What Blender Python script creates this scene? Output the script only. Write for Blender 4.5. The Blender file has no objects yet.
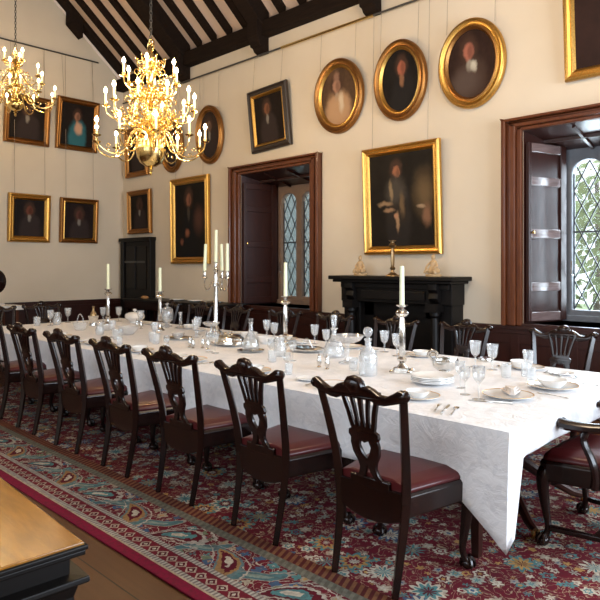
import bpy, bmesh, math, random
from mathutils import Vector, Matrix
S = bpy.context.scene
COL = S.collection
PI = math.pi
random.seed(7)

# ------------------------------------------------------------------ camera
CAM_H = 1.56
cd = bpy.data.cameras.new('camera'); cam = bpy.data.objects.new('camera', cd); COL.objects.link(cam)
cam.location = (0, 0, CAM_H)
AX = math.atan2(636, 618)
cam.rotation_euler = (PI/2, 0, PI/2 - AX)
cd.sensor_width = 36; cd.lens = 618/600*36; cd.shift_y = -34/600
cd.clip_start = 0.05; cd.clip_end = 200
S.camera = cam
S.view_settings.view_transform = 'Standard'; S.view_settings.look = 'None'
S.view_settings.gamma = 1.0; S.view_settings.exposure = 1.25
S.view_settings.use_curve_mapping = False

# ------------------------------------------------------------------ world + daylight
w = bpy.data.worlds.new('sky'); S.world = w; w.use_nodes = True
bg = w.node_tree.nodes['Background']; bg.inputs[0].default_value = (0.80, 0.90, 1.0, 1); bg.inputs[1].default_value = 1.3

def area(name, loc, rot, sx, sy, energy, color):
    l = bpy.data.lights.new(name, 'AREA'); l.shape = 'RECTANGLE'; l.size = sx; l.size_y = sy
    l.energy = energy; l.color = color
    o = bpy.data.objects.new(name, l); o.location = loc; o.rotation_euler = rot; COL.objects.link(o)
    return o
DAY = (0.74, 0.86, 1.0)
area('daylight_end_window', (3.15, 3.9, 2.2), (0, PI/2, 0), 2.4, 3.4, 170, DAY)          # window of the right end wall
area('daylight_side_window', (1.9, 6.75, 2.1), (-PI/2, 0, 0), 1.6, 2.0, 95, DAY)         # third bay of the long wall
area('daylight_behind_window', (-2.6, -2.15, 3.3), (PI/2, 0, 0), 5.5, 2.6, 48, (.78, 0.88, 1.0))   # windows of the wall behind
area('daylight_behind_window.001', (-9.0, -2.15, 3.4), (PI/2, 0, 0), 3.4, 2.4, 5, (0.9, 0.94, 1.0))
area('daylight_bay_window', (-2.19, 7.5, 2.0), (-PI/2, 0, 0), 1.1, 1.8, 75, DAY)
area('daylight_bay_window.001', (-6.97, 7.5, 2.0), (-PI/2, 0, 0), 1.1, 1.8, 9, DAY)
CANDLE_W = 2.3
def warm(name, loc, e):
    l = bpy.data.lights.new(name, 'POINT'); l.energy = e; l.color = (1, .78, .54); l.shadow_soft_size = .35
    o = bpy.data.objects.new(name, l); o.location = loc; COL.objects.link(o)
warm('third_chandelier_light', (-2.2, 3.9, 4.4), 84)      # the third chandelier of the row hangs above the frame
CANDLE_C = (1.0, 0.72, 0.42)

# ------------------------------------------------------------------ node helper
class NT:
    def __init__(s, name):
        s.m = bpy.data.materials.new(name); s.m.use_nodes = True
        s.t = s.m.node_tree; s.n = s.t.nodes; s.l = s.t.links
        s.b = s.n['Principled BSDF']; s.out = s.n['Material Output']
    def put(s, sock, v):
        if hasattr(v, 'is_output'): s.l.new(v, sock)
        elif v is not None:
            if isinstance(v, (tuple, list)) and len(v) == 3 and sock.type == 'RGBA': v = (*v, 1)
            sock.default_value = v
    def math(s, op, a, b=None, c=None, clamp=False):
        n = s.n.new('ShaderNodeMath'); n.operation = op; n.use_clamp = clamp
        s.put(n.inputs[0], a)
        if b is not None: s.put(n.inputs[1], b)
        if c is not None: s.put(n.inputs[2], c)
        return n.outputs[0]
    def vec(s, op, a, b=None):
        n = s.n.new('ShaderNodeVectorMath'); n.operation = op; s.put(n.inputs[0], a)
        if b is not None: s.put(n.inputs[1], b)
        return n.outputs[1] if op in ('LENGTH', 'DOT_PRODUCT') else n.outputs[0]
    def mix(s, f, a, b):
        n = s.n.new('ShaderNodeMix'); n.data_type = 'RGBA'; n.clamp_factor = True
        s.put(n.inputs[0], f); s.put(n.inputs[6], a); s.put(n.inputs[7], b); return n.outputs[2]
    def coord(s, k='Object'):
        return s.n.new('ShaderNodeTexCoord').outputs[k]
    def sep(s, v):
        n = s.n.new('ShaderNodeSeparateXYZ'); s.put(n.inputs[0], v); return n.outputs
    def comb(s, x, y, z=0.0):
        n = s.n.new('ShaderNodeCombineXYZ'); s.put(n.inputs[0], x); s.put(n.inputs[1], y); s.put(n.inputs[2], z); return n.outputs[0]
    def noise(s, v, scale, detail=3, rough=.5, dist=0):
        n = s.n.new('ShaderNodeTexNoise'); s.put(n.inputs['Vector'], v); n.inputs['Scale'].default_value = scale
        n.inputs['Detail'].default_value = detail; n.inputs['Roughness'].default_value = rough; n.inputs['Distortion'].default_value = dist
        return n.outputs['Fac'], n.outputs['Color']
    def voro(s, v, scale, rnd=1.0):
        n = s.n.new('ShaderNodeTexVoronoi'); s.put(n.inputs['Vector'], v); n.inputs['Scale'].default_value = scale
        n.inputs['Randomness'].default_value = rnd; return n.outputs
    def ramp(s, f, stops, const=False):
        n = s.n.new('ShaderNodeValToRGB'); s.put(n.inputs[0], f); r = n.color_ramp
        if const: r.interpolation = 'CONSTANT'
        while len(r.elements) < len(stops): r.elements.new(0.5)
        for e, (p, c) in zip(r.elements, stops): e.position = p; e.color = (*c, 1)
        return n.outputs[0]
    def mrange(s, v, a, b, c, d, smooth=False):
        n = s.n.new('ShaderNodeMapRange'); 
        if smooth: n.interpolation_type = 'SMOOTHSTEP'
        for i, x in enumerate((v, a, b, c, d)): s.put(n.inputs[i], x)
        return n.outputs[0]
    def bump(s, h, strength=.3, dist=.01):
        n = s.n.new('ShaderNodeBump'); s.put(n.inputs['Height'], h); n.inputs['Strength'].default_value = strength
        n.inputs['Distance'].default_value = dist; s.l.new(n.outputs[0], s.b.inputs['Normal'])
    def fin(s, color=None, rough=.5, metal=0., spec=None, coat=None):
        s.put(s.b.inputs['Base Color'], color); s.put(s.b.inputs['Roughness'], rough); s.put(s.b.inputs['Metallic'], metal)
        if spec is not None: s.b.inputs['Specular IOR Level'].default_value = spec
        if coat is not None: s.b.inputs['Coat Weight'].default_value = coat; s.b.inputs['Coat Roughness'].default_value = .12
        return s.m

def wood(name, c1, c2, scale=(1, 1, 12), rough=.3, coat=.3, bump=.1, spec=.35):
    k = NT(name); v = k.vec('MULTIPLY', k.coord(), scale)
    f, _ = k.noise(v, 4, 4, .6, .6); f2, _ = k.noise(k.coord(), 1.7, 2)
    col = k.mix(k.mrange(f, .3, .7, 0, 1), c1, c2); col = k.mix(k.math('MULTIPLY', f2, .5), col, c1)
    k.bump(f, bump, .002)
    return k.fin(col, rough, coat=coat, spec=spec)
def metal(name, c, rough=.2, bump=0, bs=40):
    k = NT(name)
    f, _ = k.noise(k.coord(), bs, 3)
    if bump: k.bump(f, bump, .004)
    col = k.mix(k.mrange(f, .35, .7, 0, 1), c, tuple(x*.72 for x in c))
    return k.fin(col, rough, 1.0)
def plain(name, c, rough=.5, var=.1, scale=8, spec=None, coat=None, bump=0):
    k = NT(name); f, _ = k.noise(k.coord(), scale, 3)
    col = k.mix(f, c, tuple(x*(1-var) for x in c))
    if bump: k.bump(f, bump, .003)
    return k.fin(col, rough, spec=spec, coat=coat)

M = {}
M['chair'] = wood('dark_mahogany', (.0045, .0014, .0012), (.018, .0042, .0022), (6, 6, 1), .27, .22)
M['leather'] = plain('red_leather', (.075, .008, .009), .36, .25, 30, bump=.15, spec=.35)
M['mahog'] = wood('red_mahogany', (.080, .021, .007), (.15, .042, .012), (6, 6, 1), .28, .3)
M['panel'] = wood('panel_mahogany', (.022, .006, .004), (.042, .011, .007), (5, 5, 1), .35, .2)
M['ebony'] = plain('blackened_oak', (.006, .0045, .004), .45, .3, 12, spec=.2)
M['beam'] = wood('oak_beam', (.010, .006, .004), (.020, .011, .007), (1, 8, 8), .85, 0, .3, .1)
M['silver'] = metal('polished_silver', (.80, .79, .76), .16, .1)
M['brass'] = metal('polished_brass', (1.0, .72, .28), .2)
M['gold'] = metal('gilt_frame', (.68, .39, .10), .38, .5, 60)
M['gold2'] = metal('worn_gilt', (.38, .18, .055), .42, .6, 60)
M['darkframe'] = plain('dark_frame_wood', (.03, .018, .012), .4, .3)
M['lead'] = plain('window_lead', (.03, .033, .035), .5, .2)
M['wax'] = plain('ivory_wax', (.84, .88, .62), .45, .05)
M['china'] = plain('white_china', (.80, .79, .77), .15, .04, coat=.4)
M['napkin'] = plain('napkin_linen', (.66, .58, .52), .8, .1)
M['stone'] = plain('window_stone', (.26, .17, .12), .75, .35, 14, bump=.3)
M['stone2'] = plain('grey_window_stone', (.17, .18, .20), .6, .35, 14, bump=.3)
M['iron'] = plain('dark_iron', (.05, .045, .04), .5, .2)
M['wire'] = plain('picture_wire', (.35, .28, .2), .5, .1)
M['ivory'] = plain('cream_porcelain', (.55, .36, .18), .4, .35, 40, bump=.3)
M['leaf'] = plain('tree_leaf', (.40, .50, .20), .6, .75, 3)
M['bark'] = plain('tree_bark', (.12, .09, .06), .8, .3)
M['bronze'] = metal('old_bronze', (.40, .27, .14), .35, .3)
M['bread'] = plain('bread_crust', (.55, .27, .10), .7, .3)

def glassmat(name, tint=(.97, .98, .98), diff=.05, fmax=.75, rough=.03, bumpy=0):
    k = NT(name); k.n.remove(k.b)
    tr = k.n.new('ShaderNodeBsdfTransparent'); tr.inputs[0].default_value = (*tint, 1)
    gl = k.n.new('ShaderNodeBsdfGlossy'); gl.inputs['Roughness'].default_value = rough
    df = k.n.new('ShaderNodeBsdfDiffuse'); df.inputs[0].default_value = (.9, .92, .95, 1)
    lw = k.n.new('ShaderNodeLayerWeight'); lw.inputs[0].default_value = .35
    if bumpy:
        v = k.voro(k.coord(), bumpy, .6)[0]
        b = k.n.new('ShaderNodeBump'); b.inputs['Strength'].default_value = .6; b.inputs['Distance'].default_value = .004
        k.l.new(v, b.inputs['Height']); k.l.new(b.outputs[0], gl.inputs['Normal']); k.l.new(b.outputs[0], lw.inputs['Normal'])
    f = k.mrange(lw.outputs['Facing'], 0, 1, .06, fmax)
    m1 = k.n.new('ShaderNodeMixShader'); k.l.new(f, m1.inputs[0]); k.l.new(tr.outputs[0], m1.inputs[1]); k.l.new(gl.outputs[0], m1.inputs[2])
    m2 = k.n.new('ShaderNodeMixShader'); m2.inputs[0].default_value = diff
    k.l.new(m1.outputs[0], m2.inputs[1]); k.l.new(df.outputs[0], m2.inputs[2]); k.l.new(m2.outputs[0], k.out.inputs[0])
    return k.m
M['glass'] = glassmat('clear_table_glass', diff=.07)
M['cutglass'] = glassmat('cut_crystal', diff=.16, bumpy=55)
M['pane'] = glassmat('window_glass', (.93, .95, .94), .02, .3)
M['render'] = plain('outside_render', (.36, .39, .38), .9, .3, 2)
M['frost'] = glassmat('old_pale_window_glass', (.70, .76, .77), .10, .3)

def wallmat():
    k = NT('cream_plaster'); f, _ = k.noise(k.coord(), 1.3, 4); g, _ = k.noise(k.coord(), 30, 3)
    k.bump(g, .08, .003)
    return k.fin(k.mix(k.mrange(f, .3, .7, 0, 1), (.64, .55, .43), (.60, .51, .39)), .75)
M['wall'] = wallmat()
M['rail'] = wood('glare_paled_glossy_rail', (.10, .06, .055), (.20, .14, .13), (1, 1, 6), .14, 1.0)  # right shutter rails: daylight glare painted in as a paler wood colour
M['roof'] = plain('roof_plaster', (.62, .46, .36), .85, .12, 5)

def floormat():
    k = NT('oak_floorboards'); x, y, z = k.sep(k.coord())[:3]
    row = k.math('FLOOR', k.math('DIVIDE', y, .22)); fr = k.math('FRACT', k.math('DIVIDE', y, .22))
    n1, _ = k.noise(k.comb(k.math('MULTIPLY', x, .7), k.math('ADD', k.math('MULTIPLY', y, 14), k.math('MULTIPLY', row, 7.3))), 2.5, 4, .6, .4)
    rnd = k.math('FRACT', k.math('MULTIPLY', k.math('SINE', k.math('MULTIPLY', row, 12.9)), 437.5))
    c = k.mix(n1, (.075, .026, .009), (.16, .062, .022)); c = k.mix(k.math('MULTIPLY', rnd, .5), c, (.06, .024, .009))
    gap = k.math('LESS_THAN', fr, .035)
    c = k.mix(gap, c, (.01, .006, .004)); k.bump(k.math('SUBTRACT', n1, gap), .2, .004)
    return k.fin(c, .36, coat=.05, spec=.35)
M['floor'] = floormat()

def clothmat():
    k = NT('white_damask'); co = k.coord()
    v = k.voro(co, 5.5, .5)
    pos = k.vec('SUBTRACT', co, v[2])
    sx = k.sep(pos)
    ang = k.math('ARCTAN2', k.math('ADD', sx[1], sx[2]), sx[0]); d = v[0]
    pet = k.math('ADD', k.math('MULTIPLY', k.math('SINE', k.math('MULTIPLY', ang, 6)), .10), .32)
    fl = k.math('LESS_THAN', d, pet)
    n, _ = k.noise(co, 9, 3, .6, 1.5); lf = k.math('GREATER_THAN', n, .56)
    pt = k.math('MAXIMUM', fl, lf)
    g, _ = k.noise(co, 3, 3)
    cr = k.noise(co, 1.1, 2)[0]
    k.bump(k.math('ADD', k.math('MULTIPLY', g, 1.2), k.math('ADD', k.math('MULTIPLY', pt, .05), k.math('MULTIPLY', k.noise(co, 7, 3, .6, 2.5)[0], .7))), .45, .03)
    return k.fin(k.mix(pt, (.80, .79, .80), (.74, .735, .75)), k.mix(pt, (.75,)*3, (.5,)*3))
M['cloth'] = clothmat()

RX0, RX1, RY0, RY1 = -10.6, 1.6, 1.72, 5.80
def rugmat():
    k = NT('persian_rug'); co = k.coord(); x, y, z = k.sep(co)[:3]
    wob = k.noise(co, 16, 2)[1]
    wco = k.vec('ADD', co, k.vec('MULTIPLY', k.vec('SUBTRACT', wob, (.5, .5, .5)), (.03, .03, 0)))
    red, dred = (.155, .012, .022), (.09, .006, .014)
    cream, teal, blue, ochre, grn = (.50, .44, .34), (.075, .20, .20), (.05, .10, .17), (.42, .24, .08), (.14, .18, .11)
    def rosette(base, scale, R, n, cols, rnd=.55, off=(0, 0, 0), src=None):
        p = k.vec('ADD', wco if src is None else src, off); v = k.voro(k.vec('MULTIPLY', p, (1, 1, 0)), scale, rnd)
        rel = k.vec('SUBTRACT', k.vec('MULTIPLY', p, (1, 1, 0)), v[2]); s = k.sep(rel)
        r = k.vec('LENGTH', rel)
        a = k.math('ARCTAN2', s[1], s[0])
        rr = k.math('DIVIDE', r, k.math('ADD', .84, k.math('MULTIPLY', k.math('SINE', k.math('MULTIPLY', a, n)), .16)))
        rc = k.sep(v[1])
        c = base
        for i, (frac, cc) in enumerate(cols):
            if isinstance(cc, list):
                col = k.ramp(rc[0], [(j/len(cc), q) for j, q in enumerate(cc)], True)
            else: col = cc
            c = k.mix(k.math('LESS_THAN', rr, R*frac), c, col)
        return c
    # field
    n1 = k.noise(co, 10, 2, .5, 2.2)[0]
    vine = k.math('LESS_THAN', k.math('ABSOLUTE', k.math('SUBTRACT', n1, .5)), .016)
    f = k.mix(k.noise(co, 3)[0], red, dred)
    f = k.mix(vine, f, (.36, .25, .16))
    f = rosette(f, 15, .026, 5, [(1, [cream, teal, ochre, cream, (.30, .26, .22)]), (.45, [red, ochre, red, blue])], .8)
    f = rosette(f, 9.5, .042, 6, [(1, [cream, (.33, .33, .27), cream, teal, (.38, .30, .22)]), (.62, [dred, teal, red, cream]), (.35, [ochre, cream, blue])], .7, (3.1, 1.7, 0))
    f = rosette(f, 3.9, .105, 10, [(1, [teal, cream, blue, teal]), (.78, [ochre, teal, cream, ochre]), (.52, [dred, red]), (.30, cream), (.14, blue)], .6, (.4, .3, 0))
    # border coordinates
    vx = k.math('MINIMUM', k.math('SUBTRACT', x, RX0), k.math('SUBTRACT', RX1, x))
    vy = k.math('MINIMUM', k.math('SUBTRACT', y, RY0), k.math('SUBTRACT', RY1, y))
    isx = k.math('LESS_THAN', vx, vy)
    v = k.math('MINIMUM', vx, vy)
    u = k.math('ADD', k.math('MULTIPLY', isx, y), k.math('MULTIPLY', k.math('SUBTRACT', 1, isx), x))
    # main border paisleys: alternate teardrops
    U = k.math('DIVIDE', u, .46); cell = k.math('FLOOR', U); fu = k.math('SUBTRACT', k.math('FRACT', U), .5)
    fv = k.math('DIVIDE', k.math('SUBTRACT', v, .345), .27)
    par = k.math('SUBTRACT', k.math('MULTIPLY', k.math('FLOORED_MODULO', cell, 2), 2), 1)
    nn = k.math('MULTIPLY', k.math('SUBTRACT', k.noise(co, 34, 2)[0], .5), .55)
    pu = k.math('MULTIPLY', fu, .46); pv = k.math('MULTIPLY', fv, .27); A_ = k.math('MULTIPLY', par, .55)
    ca_, sa_ = .83, k.math('MULTIPLY', par, .56)
    ru_ = k.math('ADD', k.math('MULTIPLY', pu, ca_), k.math('MULTIPLY', pv, sa_))
    rv_ = k.math('SUBTRACT', k.math('MULTIPLY', pv, ca_), k.math('MULTIPLY', pu, sa_))
    wd_ = k.math('ADD', .068, k.math('MULTIPLY', ru_, .24))
    rv_ = k.math('ADD', rv_, k.math('MULTIPLY', k.math('MULTIPLY', ru_, ru_), 1.6))
    q = k.vec('LENGTH', k.comb(k.math('DIVIDE', ru_, .20), k.math('DIVIDE', rv_, wd_)))
    q = k.math('ADD', q, nn)
    b = k.mix(k.noise(co, 4)[0], red, dred)
    n2 = k.noise(co, 8, 1, .5, 3)[0]
    b = k.mix(k.math('LESS_THAN', k.math('ABSOLUTE', k.math('SUBTRACT', n2, .5)), .022), b, (.40, .34, .27))
    b = rosette(b, 12, .038, 4, [(1, [teal, grn, (.33, .28, .2), blue]), (.4, [cream, ochre])], .9)
    odd = k.math('GREATER_THAN', par, 0)
    U2 = k.math('ADD', U, .5); fu2 = k.math('MULTIPLY', k.math('SUBTRACT', k.math('FRACT', U2), .5), .46)
    s2 = .75; lu = k.math('ADD', k.math('MULTIPLY', fu2, .66), k.math('MULTIPLY', pv, s2)); lv = k.math('SUBTRACT', k.math('MULTIPLY', pv, .66), k.math('MULTIPLY', fu2, s2))
    lv = k.math('ADD', lv, k.math('MULTIPLY', k.math('SINE', k.math('MULTIPLY', lu, 22)), .018))
    ql = k.math('ADD', k.vec('LENGTH', k.comb(k.math('DIVIDE', lu, .17), k.math('DIVIDE', lv, .036))), nn)
    b = k.mix(k.math('LESS_THAN', ql, 1.15), b, (.30, .27, .22)); b = k.mix(k.math('LESS_THAN', ql, 1.0), b, (.07, .15, .16)); b = k.mix(k.math('LESS_THAN', ql, .45), b, (.20, .26, .22))
    b = k.mix(k.math('LESS_THAN', k.math('ABSOLUTE', k.math('SUBTRACT', q, 1.32)), .06), b, (.40, .36, .30))
    b = k.mix(k.math('LESS_THAN', q, 1.0), b, k.mix(odd, (.11, .17, .17), (.40, .36, .30)))
    b = k.mix(k.math('LESS_THAN', q, .80), b, k.mix(odd, (.30, .17, .07), dred))
    b = k.mix(k.math('LESS_THAN', q, .55), b, k.mix(odd, dred, teal))
    b = k.mix(k.math('LESS_THAN', q, .28), b, cream)
    # narrow border with small diamonds
    du = k.math('ABSOLUTE', k.math('SUBTRACT', k.math('FRACT', k.math('DIVIDE', u, .085)), .5))
    dv = k.math('ABSOLUTE', k.math('DIVIDE', k.math('SUBTRACT', v, .15), .085))
    dd = k.math('ADD', k.math('ADD', du, dv), k.math('MULTIPLY', nn, .6))
    sb = k.mix(k.math('LESS_THAN', dd, .46), red, (.42, .33, .25))
    sb = k.mix(k.math('LESS_THAN', dd, .30), sb, dred)
    sb = k.mix(k.math('LESS_THAN', dd, .13), sb, cream)
    ru = k.math('GREATER_THAN', k.math('FRACT', k.math('ADD', k.math('DIVIDE', u, .045), k.math('MULTIPLY', v, 9))), .5)
    rope = k.mix(ru, (.20, .085, .04), (.09, .018, .016))
    dots = k.mix(k.math('GREATER_THAN', k.math('FRACT', k.math('DIVIDE', u, .026)), .5), (.44, .40, .33), (.20, .17, .15))
    c = k.mix(k.math('LESS_THAN', v, .645), f, rope)
    c = k.mix(k.math('LESS_THAN', v, .56), c, k.mix(ru, (.12, .12, .09), (.17, .16, .12)))
    c = k.mix(k.math('LESS_THAN', v, .50), c, b)
    c = k.mix(k.math('LESS_THAN', v, .235), c, dots)
    c = k.mix(k.math('LESS_THAN', v, .20), c, sb)
    c = k.mix(k.math('LESS_THAN', v, .112), c, dots)
    c = k.mix(k.math('LESS_THAN', v, .078), c, (.46, .36, .24))
    c = k.mix(k.math('LESS_THAN', v, .066), c, (.20, .010, .035))
    c = k.mix(k.mrange(k.noise(co, 45, 3)[0], .35, .7, .05, .45), c, (.05, .02, .02))
    k.bump(k.noise(co, 250, 2)[0], .3, .003)
    return k.fin(c, .95, spec=.1)
M['rug'] = rugmat()

def portrait(name, bgc, blobs):
    """oil painting: soft ellipses (cx, cz, rx, rz, colour, softness) over a dark ground"""
    k = NT(name); g = k.sep(k.coord('Generated')); P = k.comb(g[0], g[2])
    nz = k.noise(P, 7, 4, .6)[1]
    Pd = k.vec('ADD', P, k.vec('MULTIPLY', k.vec('SUBTRACT', nz, (.5, .5, .5)), (.09, .09, 0)))
    n = k.noise(P, 4, 4, .6)[0]
    c = k.mix(k.mrange(n, .35, .7, 0, 1), tuple(q*.55 for q in bgc), tuple(q*1.0 for q in bgc))
    for cx, cz, rx, rz, colr, soft in blobs:
        d = k.vec('LENGTH', k.vec('DIVIDE', k.vec('SUBTRACT', Pd, (cx, cz, 0)), (rx, rz, 1)))
        c = k.mix(k.mrange(d, 1-soft, 1+soft, 1, 0, True), c, colr)
    k.bump(k.noise(P, 120, 2)[0], .1, .001)
    return k.fin(c, .6, spec=.12)

# ------------------------------------------------------------------ mesh helpers
def box(bm, x0, x1, y0, y1, z0, z1, mat=None):
    vs = [bm.verts.new((x, y, z)) for x in (x0, x1) for y in (y0, y1) for z in (z0, z1)]
    if mat: 
        for v in vs: v.co = mat @ v.co
    for f in ((0, 1, 3, 2), (4, 6, 7, 5), (0, 4, 5, 1), (2, 3, 7, 6), (0, 2, 6, 4), (1, 5, 7, 3)):
        bm.faces.new([vs[i] for i in f])
    return vs
def bar(bm, a, b, wx, wz):
    a, b = Vector(a), Vector(b); d = b-a; L = d.length
    q = d.to_track_quat('Z', 'X').to_matrix().to_4x4(); q.translation = a
    box(bm, -wx/2, wx/2, -wz/2, wz/2, 0, L, q)
def tube(bm, pts, rad, seg=8, cap=True, flat=1.0, up=None):
    pts = [Vector(p) for p in pts]; n = len(pts)
    if not hasattr(rad, '__len__'): rad = [rad]*n
    rings = []; prev = None
    for i, p in enumerate(pts):
        t = (pts[min(i+1, n-1)]-pts[max(i-1, 0)]).normalized()
        if prev is None:
            u = Vector(up) if up else (Vector((0, 0, 1)) if abs(t.z) < .9 else Vector((1, 0, 0)))
        else: u = prev
        u = (u-t*u.dot(t)).normalized(); prev = u; v = t.cross(u)
        ph = PI/seg
        rings.append([bm.verts.new(p+(u*math.cos(2*PI*j/seg+ph)+v*math.sin(2*PI*j/seg+ph)*flat)*rad[i]) for j in range(seg)])
    for a, b in zip(rings, rings[1:]):
        for j in range(seg): bm.faces.new((a[j], a[(j+1) % seg], b[(j+1) % seg], b[j]))
    if cap: bm.faces.new(rings[0][::-1]); bm.faces.new(rings[-1])
def lathe(bm, prof, seg=16, c=(0, 0, 0), sx=1, sy=1, wave=0, wn=8, cap=True):
    rings = []
    for r, z in prof:
        if r < 1e-5: rings.append([bm.verts.new((c[0], c[1], c[2]+z))])
        else:
            rings.append([bm.verts.new((c[0]+sx*r*(1+wave*math.cos(wn*2*PI*j/seg))*math.cos(2*PI*j/seg), c[1]+sy*r*(1+wave*math.cos(wn*2*PI*j/seg))*math.sin(2*PI*j/seg), c[2]+z)) for j in range(seg)])
    for a, b in zip(rings, rings[1:]):
        for j in range(seg):
            q = [a[j % len(a)], a[(j+1) % len(a)], b[(j+1) % len(b)], b[j % len(b)]]
            u = []
            for v in q:
                if v not in u: u.append(v)
            if len(u) > 2: bm.faces.new(u)
    if cap and len(rings[0]) > 2: bm.faces.new(rings[0][::-1])
    if cap and len(rings[-1]) > 2: bm.faces.new(rings[-1])
def plate2d(bm, loops, depth, xf, bevel=0.0):
    """filled 2-D outline (first loop outer, others holes) of some depth, mapped by xf(u, v, d)"""
    cu = bpy.data.curves.new('tmp', 'CURVE'); cu.dimensions = '2D'; cu.fill_mode = 'BOTH'
    cu.extrude = depth/2-bevel; cu.bevel_depth = bevel; cu.bevel_resolution = 1; cu.offset = -bevel
    for lp in loops:
        sp = cu.splines.new('POLY'); sp.points.add(len(lp)-1); sp.use_cyclic_u = True
        for p, (a, b) in zip(sp.points, lp): p.co = (a, b, 0, 1)
    o = bpy.data.objects.new('tmp', cu); COL.objects.link(o)
    dg = bpy.context.evaluated_depsgraph_get(); dg.update()
    me = bpy.data.meshes.new_from_object(o.evaluated_get(dg))
    for v in me.vertices: v.co = xf(*v.co)
    bm.from_mesh(me); bpy.data.meshes.remove(me); bpy.data.objects.remove(o); bpy.data.curves.remove(cu)
def obj(name, bm, mat, parent=None, smooth=True, bev=0):
    bmesh.ops.remove_doubles(bm, verts=bm.verts, dist=1e-5)
    bmesh.ops.recalc_face_normals(bm, faces=bm.faces)
    me = bpy.data.meshes.new(name); bm.to_mesh(me); bm.free()
    me.materials.append(mat)
    if smooth:
        me.shade_smooth() if hasattr(me, 'shade_smooth') else None
        try: me.set_sharp_from_angle(angle=math.radians(38))
        except Exception: pass
    o = bpy.data.objects.new(name, me); COL.objects.link(o)
    if parent: o.parent = parent
    if bev:
        b = o.modifiers.new('bevel', 'BEVEL'); b.width = bev; b.segments = 2; b.limit_method = 'ANGLE'
    return o
def B(): return bmesh.new()
def thing(name, label, cat, loc=(0, 0, 0), rz=0, group=None):
    o = bpy.data.objects.new(name, None); COL.objects.link(o); o.location = loc; o.rotation_euler = (0, 0, rz)
    o.empty_display_size = .1
    return tag(o, label, cat, group)
def tag(o, label, cat, group=None):
    o['label'] = label; o['category'] = cat
    if group: o['group'] = group
    return o
def struct(name, bm, mat, parent=None, smooth=False, bev=0):
    o = obj(name, bm, mat, parent, smooth, bev)
    if not parent: o['kind'] = 'structure'
    return o
def dup(root, loc, rz=None, label=None, group=None):
    def cp(o, par):
        c = o.copy(); COL.objects.link(c); c.parent = par
        for ch in [q for q in bpy.data.objects if q.parent == o]: cp(ch, c)
        return c
    r = cp(root, None); r.location = loc
    if rz is not None: r.rotation_euler = (r.rotation_euler.x, r.rotation_euler.y, rz)
    if label: r['label'] = label
    if group: r['group'] = group
    return r
def bez(p, n=10):
    out = []; P = [Vector(q) for q in p]
    for i in range(n+1):
        t = i/n; Q = P[:]
        while len(Q) > 1: Q = [a.lerp(b, t) for a, b in zip(Q, Q[1:])]
        out.append(Q[0])
    return out
def cat_rom(p, n=6):
    P = [Vector(q) for q in p]; P = [P[0]*2-P[1]]+P+[P[-1]*2-P[-2]]; out = []
    for i in range(1, len(P)-2):
        for j in range(n):
            t = j/n; a, b, c, d = P[i-1:i+3]
            out.append(.5*((2*b)+(c-a)*t+(2*a-5*b+4*c-d)*t*t+(3*b-a-3*c+d)*t**3))
    out.append(P[-2]); return out

# ------------------------------------------------------------------ the room
WY, EX, NX, SY = 6.6, -11.5, 3.2, -2.4
b = B(); box(b, EX-.3, NX+.3, SY-.3, WY+.9, -.12, 0); struct('floor', b, M['floor'])
W1, W2 = -7.76, -2.98; OW = 1.58; SILL, HEAD = .93, 3.05
b = B()
segs = [(EX-.3, W1), (W1+OW, W2), (W2+OW, 1.1), (2.7, NX+.3)]
for a, c in segs: box(b, a, c, WY, WY+.75, 0, 5.35)
for a in (W1, W2): box(b, a, a+OW, WY, WY+.75, 0, SILL); box(b, a, a+OW, WY, WY+.75, HEAD+.02, 5.35)
box(b, 1.1, 2.7, WY, WY+.75, 0, SILL); box(b, 1.1, 2.7, WY, WY+.75, HEAD, 5.35)
struct('wall_right', b, M['wall'])
APY, APZ, PZ = 2.1, 9.15, 5.25
b = B()
prof = [(SY-.0, 0), (WY+.0, 0), (WY+.0, 5.3), (APY, APZ+.1), (SY, 5.3)]
lo = [b.verts.new((EX, y, z)) for y, z in prof]; hi = [b.verts.new((EX-.3, y, z)) for y, z in prof]
b.faces.new(lo); b.faces.new(hi[::-1])
for i in range(5): b.faces.new((lo[i], lo[(i+1) % 5], hi[(i+1) % 5], hi[i]))
struct('wall_back', b, M['wall'])
b = B(); box(b, EX-.3, -5.4, SY-.3, SY, 0, 5.3); box(b, .2, NX+.3, SY-.3, SY, 0, 5.3); box(b, -5.4, .2, SY-.3, SY, 0, 1.9); box(b, -5.4, .2, SY-.3, SY, 4.7, 5.3)
struct('wall_left', b, M['wall'])
b = B(); box(b, NX, NX+.3, SY, 2.0, 0, 9); box(b, NX, NX+.3, 5.8, WY, 0, 9); box(b, NX, NX+.3, 2.0, 5.8, 0, .9); box(b, NX, NX+.3, 2.0, 5.8, 3.5, 9)
struct('wall_front', b, M['wall'])
# roof: plaster slope with exposed oak
b = B()
sl = (APZ-PZ)/(WY-APY); SLOPE = math.atan(sl)
def roofz(y): return PZ+.10+(WY-y)*sl if y > APY else PZ+.10+(WY-APY)*sl-(APY-y)*sl
for ya, yb in ((WY+.2, APY), (APY, SY-.2)):
    vs = [b.verts.new((x, y, roofz(y)+dz)) for x in (EX-.3, NX+.3) for y in (ya, yb) for dz in (.14, .24)]
    for f in ((0, 1, 3, 2), (4, 6, 7, 5), (0, 4, 5, 1), (2, 3, 7, 6), (0, 2, 6, 4), (1, 5, 7, 3)): b.faces.new([vs[i] for i in f])
ceil = struct('ceiling', b, M['roof'])
b = B(); box(b, EX, NX, WY-.16, WY+.1, 5.13, 5.36); struct('wall_plate', b, M['beam'], ceil, bev=.01)
b = B(); box(b, EX, NX, SY, SY+.16, 5.13, 5.36); struct('wall_plate', b, M['beam'], ceil)
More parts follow.
